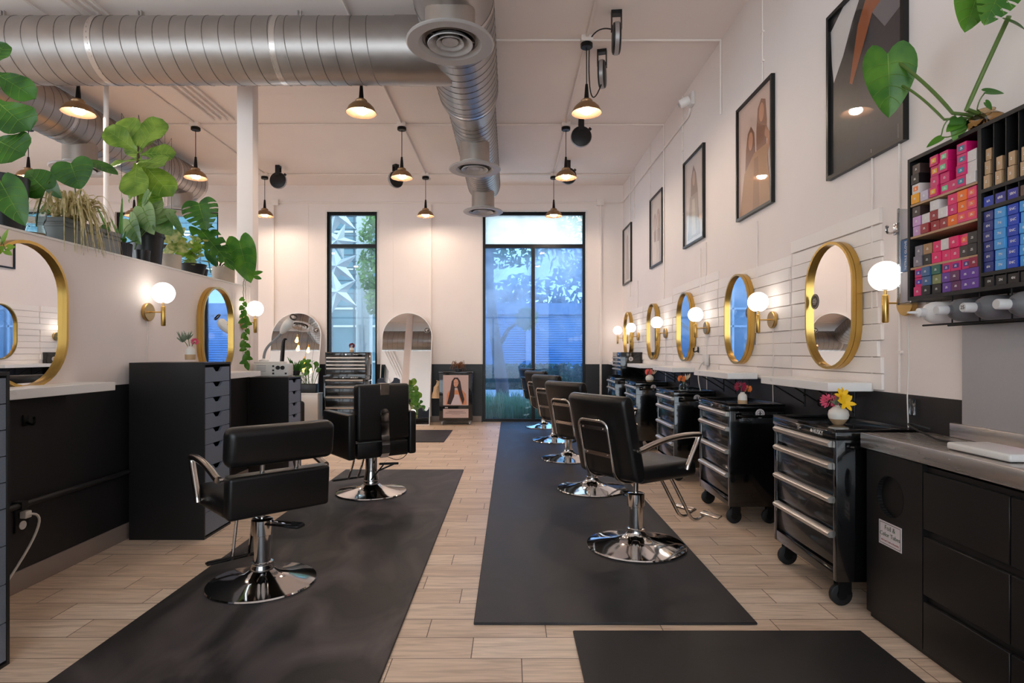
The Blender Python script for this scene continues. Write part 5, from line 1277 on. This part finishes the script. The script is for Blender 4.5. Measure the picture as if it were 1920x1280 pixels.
# ------------------------------------------------------------------ plants on the planted partition
ZL = 1.832; XP = -2.655
def pot(mb, r0, r1, h, soil=True, m=0, ms=1, wall=.008):
    mb.lathe([(0,0),(r0,0),(r0+.004,.004),(r1,h),(r1-wall,h),(r1-wall-.004,h-.03)], n=32, m=m)
    if soil: mb.lathe([(0,h-.022),(r1-wall,h-.022)], n=24, m=ms)
def plant(label, x, y, z=ZL, name='potted_plant'): return thing(name, label, 'plant', (x,y,z))
def local(t, mb):   # shift a mesh built in world coordinates into its plant
    bmesh.ops.translate(mb.bm, vec=-V(t.location), verts=mb.bm.verts); return mb
def stem(mb, pts, r=.004, m=0): mb.tube(pts, r, 6, m=m)
random.seed(31)
# far left: large leaved plant in a black pot
t = plant('large leaved plant in a black pot at the far left end of the partition', XP, 3.06)
mb = MB(); pot(mb, .09, .12, .29); mb.build('pot', ['pot_black','soil'], t)
mb = MB(); st = MB(); Y = 2.98
for b, tp, w, k, cu in (((-14,135),(55,172),52,'fiddle',.25),((-6,190),(50,238),72,'fiddle',.15),((-8,262),(42,285),78,'fiddle',.15),((-10,120),(8,78),40,'fiddle',.1),((-30,150),(-70,90),60,'fiddle',.1),((-30,230),(-90,240),60,'fiddle',.1)):
    leaf_px(mb, b, tp, w, Y, k, nz=(.2,-1,.3), curl=cu, wavy=.03, m=0, vein=1); st.tube(bez(P(-25,330,3.06), P(-22,(b[1]+330)/2,3.05), P(b[0],b[1],Y),6), .006, 6)
leaf_px(mb, (2,342), (45,420), 62, 2.92, 'heart', nz=(.35,-1,.5), curl=.1, fold=.2, m=0, vein=1); st.tube(bez(P(-15,335,3.05), P(-10,325,2.95), P(2,342,2.92),6), .005, 6)
local(t, mb).build('foliage', ['leaf_dark','leaf_vein'], t, fixn=False); local(t, st).build('stems', 'stem_green', t)
# glass pot
t = plant('heart leaved plant in a waisted clear glass pot on the partition', XP, 3.27)
mb = MB(); mb.lathe([(0,.0),(.05,.0),(.054,.006),(.056,.05),(.044,.082),(.042,.09),(.05,.11),(.056,.125),(.056,.17),(.053,.17),(.053,.127),(.04,.095),(.042,.078),(.052,.05),(.05,.012),(0,.01)], n=32); mb.build('pot', 'glass', t)
mb = MB(); mb.lathe([(0,.014),(.048,.014),(.05,.04),(0,.044)], n=24); mb.build('pebbles', 'vase_tan', t)
mb = MB(); st = MB(); Y = 3.2
leaf_px(mb, (84,355), (45,316), 62, Y, 'heart', nz=(.2,-1,.1), curl=.15, m=0, vein=1); leaf_px(mb, (92,340), (112,372), 34, Y+.1, 'heart', nz=(-.5,-1,.2), m=0)
for q in ((84,355),(92,340)): st.tube(bez(P(68,425,3.27), P(70,380,3.25), P(q[0],q[1],Y),8), .004, 6)
local(t, mb).build('foliage', ['leaf_dark','leaf_vein'], t, fixn=False); local(t, st).build('stems', 'stem_green', t)
# trough with spider plant and broad leaves
t = plant('spider plant and broad leaves in a long grey trough planter on the partition', XP, 3.63, name='trough_planter')
mb = MB(); mb.box(-.075,-.25,0,.08,.25,.15,bev=.008,m=0); mb.box(-.08,-.255,.105,.085,.255,.118,bev=.003,m=0); mb.box(-.08,-.255,.132,.085,.255,.158,bev=.003,m=0); mb.box(-.065,-.24,.158,.07,.24,.16,m=1); mb.build('trough', ['planter_grey','soil'], t)
mb = MB()
for i in range(110):
    c = V((XP+random.uniform(-.0,.08), 3.48+random.uniform(-.08,.1), ZL+.15)); a = random.gauss(-.35,1.2); d = V((math.cos(a), math.sin(a)*.9, 0)); L = random.uniform(.18,.34); up = random.uniform(.09,.2)
    pts = []
    for k in range(9):
        s = k/8; p = c+d*L*.75*s**.8+V((0,0,up*4*s*(1-s)*.8+up*.5*s-L*.85*s*s*s))
        if p.x < XL+.012 and p.z < ZL+.165: p.z = max(p.z, ZL+.165)
        pts.append(p)
    sd = d.cross(V((0,0,1))).normalized(); w = random.uniform(.005,.0095); prev = None
    for k, p in enumerate(pts):
        ww = w*(1-.85*(k/8)**2); cur = (mb.bm.verts.new(p-sd*ww), mb.bm.verts.new(p+V((0,0,-ww*.5))), mb.bm.verts.new(p+sd*ww))
        if prev:
            mb._f((prev[0],prev[1],cur[1],cur[0])); mb._f((prev[1],prev[2],cur[2],cur[1]))
        prev = cur
local(t, mb).build('spider_leaves', 'leaf_dry', t, fixn=False)
mb = MB(); st = MB()
for b, tp, w, Y, nz, cu in (((133,306),(150,354),74,3.45,(.1,-1,.25),.06),((160,299),(221,322),30,3.6,(.3,-.8,1),.1),((107,388),(72,392),30,3.5,(.3,-1,.4),.1),((190,440),(206,415),24,3.75,(.2,-1,.6),.05),((175,455),(200,430),26,3.8,(.1,-1,.3),.05)):
    leaf_px(mb, b, tp, w, Y, 'heart' if w > 31 or w < 27 else 'oval', nz=nz, curl=cu, fold=.1, m=0, vein=1); st.tube(bez(P(135,440,3.55), P(150,380,3.55), P(b[0],b[1],Y),8), .004, 6)
local(t, mb).build('broad_leaves', ['leaf_dark','leaf_vein'], t, fixn=False); local(t, st).build('stems', 'stem_green', t)
# snake plant in ribbed pot
t = plant('small snake plant in a ribbed dark grey pot on the partition', XP+.02, 3.975)
mb = MB(); pot(mb, .056, .062, .115)
for i in range(26): a = 2*PI*i/26; mb.cyl((.058*math.cos(a),.058*math.sin(a),.003), (.063*math.cos(a),.063*math.sin(a),.112), .0028, n=5)
mb.build('pot', ['pot_ribbed','soil'], t)
mb = MB()
for b, tp, w, dx in (((226,458),(229,368),9,0),((220,462),(178,382),9,.0),((230,460),(236,432),8,0),((232,462),(205,405),7,0)):
    leaf_px(mb, b, tp, w, 3.96, 'lance', nz=(.3,-1,.1), curl=.02, fold=.3)
for i in range(8): a = random.uniform(0,6.28); leaf(mb, (XP+.02,3.975,ZL+.1), V((XP+.02,3.975,ZL+.12))+V((math.cos(a)*.09,math.sin(a)*.09,.03)), (0,0,1), .03, 'oval', 6, 3)
local(t, mb).build('foliage', 'leaf_mid', t, fixn=False)
# fiddle leaf fig
t = plant('fiddle leaf fig with a bare trunk in a big black pot on the partition', XP+.0, 4.29)
mb = MB(); pot(mb, .085, .112, .275); mb.lathe([(.1115,.215),(.1145,.215),(.116,.23),(.1125,.23)], n=32, m=0); mb.build('pot', ['pot_black','soil'], t)
mb = MB(); tk = [P(272,436,4.29), P(262,395,4.29), P(259,360,4.28), P(258,325,4.27), P(259,295,4.26), P(259,272,4.25)]; mb.tube(tk, [.014,.013,.012,.011,.009,.005], 8); local(t, mb).build('trunk', 'stem_brown', t)
mb = MB()
for b, tp, w, dy, nz, cu in (((259,287),(230,216),50,.05,(.1,-1,.2),.1),((257,283),(196,238),46,-.1,(-.1,-1,.5),.12),((263,276),(303,220),46,.08,(.2,-1,.1),.08),((264,290),(327,282),42,.05,(.2,-1,.5),.15),
        ((259,304),(303,300),50,-.2,(.1,-1,.8),.1),((257,300),(189,305),40,-.1,(-.1,-.7,1),.25),((258,306),(248,364),56,-.12,(0,-1,.4),.1),((266,306),(318,356),52,-.05,(.3,-1,.5),.22),((262,300),(240,262),38,.15,(0,-1,.1),.1),
        ((262,352),(292,392),44,-.05,(.2,-1,.3),.1),((258,345),(235,372),34,.1,(-.1,-1,.3),.1),((262,285),(285,250),38,.2,(0,-1,0),.1)):
    leaf_px(mb, b, tp, w, 4.25, 'fiddle', dy=dy, nz=nz, curl=cu, wavy=.035, m=0, vein=1, nu=14)
local(t, mb).build('foliage', ['leaf_fig','fig_vein'], t, fixn=False)
# silvery philodendron in front of the fig
t = plant('glossy heart leaved plant in a small black pot beside the fig trunk', XP+.075, 4.115)
mb = MB(); pot(mb, .04, .05, .09); mb.build('pot', ['pot_black','soil'], t)
mb = MB(); st = MB()
for b, tp, w, dy, nz in (((268,390),(285,438),44,-.05,(-.3,-1,.5)),((242,412),(259,456),40,-.1,(-.5,-1,.4)),((280,362),(264,388),20,0,(-.5,-1,.1)),((292,412),(330,392),42,.05,(.3,-1,.9)),((300,420),(322,440),36,0,(.2,-1,.8)),((288,400),(300,372),34,.1,(0,-1,.2)),((318,400),(345,440),16,-.05,(.5,-1,.4))):
    leaf_px(mb, b, tp, w, 4.1, 'heart', dy=dy, nz=nz, curl=.1, fold=.2, m=0, vein=1); st.tube(bez(P(252,470,4.12), P(262,430,4.12), P(b[0],b[1],4.1),6), .0035, 5)
local(t, mb).build('foliage', ['leaf_silver','leaf_vein'], t, fixn=False); local(t, st).build('stems', 'stem_green', t)
# beige pot
t = plant('plant with a yellowing broad leaf in a squat beige pot on the partition', XP+.0, 4.58)
mb = MB(); pot(mb, .07, .08, .135); mb.build('pot', ['pot_beige','soil'], t)
mb = MB(); st = MB()
for b, tp, w, nz in (((330,462),(300,476),34,(0,-1,.6)),((326,455),(352,470),34,(.2,-1,.6)),((322,450),(312,425),30,(0,-1,.3)),((325,448),(345,425),26,(0,-1,.3))):
    leaf_px(mb, b, tp, w, 4.55, 'heart', nz=nz, curl=.15, m=0); st.tube(bez(P(323,490,4.58), P(323,465,4.58), P(b[0],b[1],4.55),5), .003, 5)
local(t, mb).build('foliage', 'leaf_var', t, fixn=False); local(t, st).build('stems', 'stem_green', t)
# pothos in black bowl
t = plant('bushy variegated pothos in a black bowl on the partition', XP+.02, 4.87)
mb = MB(); pot(mb, .07, .105, .105); mb.build('pot', ['pot_black','soil'], t)
mb = MB(); st = MB()
for i in range(46):
    b = P(random.gauss(358,15), random.uniform(450,496), 4.85+random.uniform(-.06,.06)); a = random.uniform(0,6.28); d = V((math.cos(a),math.sin(a)*.5-.3,random.uniform(-.5,.5))).normalized()
    leaf(mb, b, b+d*random.uniform(.055,.085), (random.uniform(-.5,.5),-1,.8), random.uniform(.035,.05), 'heart', 8, 4, .15, .2, m=0 if i % 3 else 1); st.tube(bez(P(360,500,4.87), P(360,480,4.87), b, 4), .002, 4)
local(t, mb).build('foliage', ['leaf_light','leaf_var'], t, fixn=False); local(t, st).build('stems', 'stem_green', t)
# monstera in the black tub next to it
t = plant('monstera with split leaves in a low black pot at the back of the partition', XP-.06, 5.10)
mb = MB(); pot(mb, .06, .08, .1); mb.build('pot', ['pot_black','soil'], t)
mb = MB(); st = MB()
leaf_px(mb, (373,381), (386,430), 66, 4.95, 'monstera', nz=(.1,-1,.15), curl=.06, fold=.1, slits=True, m=0, vein=1)
leaf_px(mb, (377,432), (438,501), 44, 5.0, 'monstera', nz=(.5,-1,.3), curl=.1, fold=.25, slits=True, m=0, vein=1, dy=-.1)
leaf_px(mb, (392,470), (404,500), 22, 5.05, 'heart', nz=(-.3,-1,.5), m=0)
for q in ((373,381),(377,432),(392,470)): st.tube(bez(P(395,512,5.10), P(388,470,5.1), P(q[0],q[1],4.98),8), .0045, 6)
local(t, mb).build('foliage', ['leaf_dark','leaf_vein'], t, fixn=False); local(t, st).build('stems', 'stem_green', t)
# concrete pot at the end, with the reaching leaf and the hanging vine
t = plant('monstera in a round concrete pot at the end of the partition', XP+.03, 5.37)
mb = MB(); pot(mb, .088, .095, .155); mb.build('pot', ['pot_concrete','soil'], t)
mb = MB(); st = MB()
leaf_px(mb, (449,452), (468,530), 56, 5.25, 'monstera', nz=(-.05,-1,.3), curl=.08, fold=.12, m=0, vein=1)
for a, b_, c in (((412,502),(425,455),(449,452)),((410,502),(420,470),(444,475)),((414,502),(420,488),(446,490))): st.tube(bez(P(*a,5.37), P(*b_,5.33), P(*c,5.26),8), .0045, 6)
leaf_px(mb, (470,515), (492,508), 9, 5.25, 'oval', m=0); leaf_px(mb, (474,518), (490,522), 8, 5.25, 'oval', m=0)
local(t, mb).build('foliage', ['leaf_mid','leaf_vein'], t, fixn=False); local(t, st).build('stems', 'stem_brown', t)
t = thing('trailing_vine', 'green vine trailing down the end of the left wall beside the lamp', 'plant', (XL+.03,5.5,ZL))
mb = MB(); st = MB(); vp = [P(436,523,5.42), P(450,535,5.40), P(457,560,5.36), P(456,590,5.36), P(463,610,5.34), P(458,640,5.36), P(464,665,5.36), P(462,688,5.36)]
for p in vp: p.x = max(p.x, XL+.03)
sm = []
for a, b in zip(vp, vp[1:]): sm += [a.lerp(b, k/4)+V((.004*math.sin(k*2),0,0)) for k in range(4)]
st.tube(sm, .003, 5); st.tube([p+V((.014,.01,.004)) for p in sm[:18]], .002, 5)
for i in range(20):
    s = (len(sm)-1)*(.3+.7*i/19); p = sm[int(s)]; sd = 1 if i % 2 else -1; L = random.uniform(.05,.08)
    d = V((sd*random.uniform(.4,1), -.3, random.uniform(-1,-.1))).normalized(); q = p+d*L
    q.x = max(q.x, XL+.02); leaf(mb, p, q, (.2,-1,.3), L*.75, 'heart', 8, 4, .1, .15)
local(t, mb).build('foliage', 'leaf_mid', t, fixn=False); local(t, st).build('stems', 'stem_green', t)
t = thing('trailing_vine', 'bright leaf tips of a vine hanging over the partition at the left edge', 'plant', (XL+.02,2.85,ZL+.002))
mb = MB(); st = MB()
for b, tp, w in (((5,452),(14,428),8),((0,462),(-10,480),18),((10,470),(22,478),11),((14,464),(28,462),12)):
    leaf_px(mb, b, tp, w, 2.80, 'heart', nz=(.3,-1,.2), m=0)
pv = bez(P(-12,424,2.86), P(-4,432,2.83), P(10,468,2.80), 6); st.tube(pv, .0025, 5); st.tube(bez(P(2,458,2.805),P(0,460,2.8),P(5,452,2.8),4), .002, 5)
local(t, mb).build('foliage', 'leaf_light', t, fixn=False); local(t, st).build('stems', 'stem_green', t)
# plant on top of the colour rack
t = thing('bowl_plant', 'monstera cuttings with long stems in a round glass bowl on the colour rack', 'plant', (1.862,2.30,ZT+.001))
mb = MB(); mb.lathe([(0,.0),(.035,.0),(.052,.015),(.062,.035),(.058,.055),(.038,.07),(.03,.078),(.033,.084),(.03,.084),(.027,.078),(.035,.068),(.055,.054),(.059,.035),(.05,.017),(.034,.004),(0,.004)], n=32); mb.build('bowl', 'glass_amber', t)
mb = MB()
for i in range(14):
    a = random.uniform(0,6.28); mb.tube(bez((0,0,.05), (.03*math.cos(a),.03*math.sin(a),.02), (.045*math.cos(a+1),.045*math.sin(a+1),.022), 5), .002, 4)
mb.build('roots', 'stem_brown', t)
mb = MB(); st = MB()
leaf_px(mb, (1664,101), (1672,216), 92, 2.62, 'monstera', nz=(-.25,-1,.12), curl=.12, fold=.18, m=0, vein=1)
leaf_px(mb, (1838,-30), (1812,56), 76, 2.2, 'heart', nz=(-.4,-1,.1), curl=.1, fold=.22, m=0, vein=1)
leaf_px(mb, (1885,-40), (1850,42), 80, 2.12, 'monstera', nz=(-.2,-1,.1), slits=True, curl=.1, m=0, vein=1)
leaf_px(mb, (1882,36), (1925,50), 30, 2.1, 'heart', nz=(0,-.6,1), m=0)
leaf_px(mb, (1848,172), (1886,171), 20, 2.25, 'heart', nz=(0,-1,.6), m=0); leaf_px(mb, (1848,192), (1862,205), 16, 2.25, 'heart', nz=(0,-1,.3), m=0)
for b, tp, w in (((1800,228),(1775,245),24),((1795,222),(1786,252),22),((1802,232),(1788,262),26),((1812,225),(1778,232),20),((1764,258),(1738,274),14)):
    leaf_px(mb, b, tp, w, 2.34, 'heart', nz=(-.3,-1,.6), m=0)
c = V((1.862,2.30,ZT+.06))
st.tube([c]+bez(P(1812,205,2.26), P(1850,120,2.24), P(1892,30,2.12),10), .0085, 8)
st.tube([c]+bez(P(1786,212,2.36), P(1735,150,2.5), P(1666,104,2.66),10), .007, 8)
st.tube([c]+bez(P(1770,224,2.38), P(1720,172,2.5), P(1690,160,2.62),10), .005, 8)
st.tube([c]+bez(P(1832,205,2.27), P(1835,185,2.26), P(1848,173,2.25),6), .0025, 5)
st.tube(bez(P(1812,212,2.3), P(1770,215,2.36), P(1766,250,2.36),8)+bez(P(1764,256,2.36), P(1780,262,2.36), P(1812,240,2.32),8), .0025, 5)
local(t, mb).build('foliage', ['leaf_mid','leaf_vein'], t, fixn=False); local(t, st).build('stems', 'stem_green', t)

# ------------------------------------------------------------------ camera, daylight, colour management
cam = bpy.data.cameras.new('camera'); co = bpy.data.objects.new('camera', cam); C.objects.link(co)
co.location = (0,0,H); co.rotation_euler = (PI/2,0,0); cam.lens = 36*F/1920; cam.sensor_width = 36; cam.shift_x = 3/1920; cam.shift_y = 20/1920; cam.clip_end = 200
sc = bpy.context.scene; sc.camera = co
w = bpy.data.worlds.new('sky'); sc.world = w; w.use_nodes = True; nt = w.node_tree; bg = nt.nodes['Background']
tc = nt.nodes.new('ShaderNodeTexCoord'); sp = nt.nodes.new('ShaderNodeSeparateXYZ'); nt.links.new(tc.outputs['Generated'], sp.inputs[0])
rp = nt.nodes.new('ShaderNodeValToRGB'); rp.color_ramp.elements[0].position = .0; rp.color_ramp.elements[0].color = (.95,.97,1.0,1); rp.color_ramp.elements[1].position = .7; rp.color_ramp.elements[1].color = (.72,.85,1.0,1)
nt.links.new(sp.outputs[2], rp.inputs[0]); nt.links.new(rp.outputs[0], bg.inputs[0]); bg.inputs[1].default_value = SKY
for i, (a, b, z0, z1, y, r) in enumerate([(o[0],o[1],o[2],o[3],YB+.2,-1) for o in openings]+[(o[0],o[1],o[2],o[3],YR-.22,1) for o in rear_fill_ops]):
    L = bpy.data.lights.new('window_portal', 'AREA'); L.shape = 'RECTANGLE'; L.size = b-a; L.size_y = z1-z0; L.cycles.is_portal = True
    lo = bpy.data.objects.new('window_portal', L); C.objects.link(lo); lo.location = ((a+b)/2, y, (z0+z1)/2); lo.rotation_euler = (r*PI/2, 0, 0)
for ya, yb, za, zb in left_fill_ops:
    L = bpy.data.lights.new('window_portal', 'AREA'); L.shape = 'RECTANGLE'; L.size = zb-za; L.size_y = yb-ya; L.cycles.is_portal = True
    lo = bpy.data.objects.new('window_portal', L); C.objects.link(lo); lo.location = (XW-.2, (ya+yb)/2, (za+zb)/2); lo.rotation_euler = (0, -PI/2, 0)
sc.view_settings.view_transform = 'Standard'; sc.view_settings.look = 'None'; sc.view_settings.gamma = 1; sc.view_settings.use_curve_mapping = False
sc.view_settings.exposure = EXPOSURE
sc.cycles.diffuse_bounces = 6
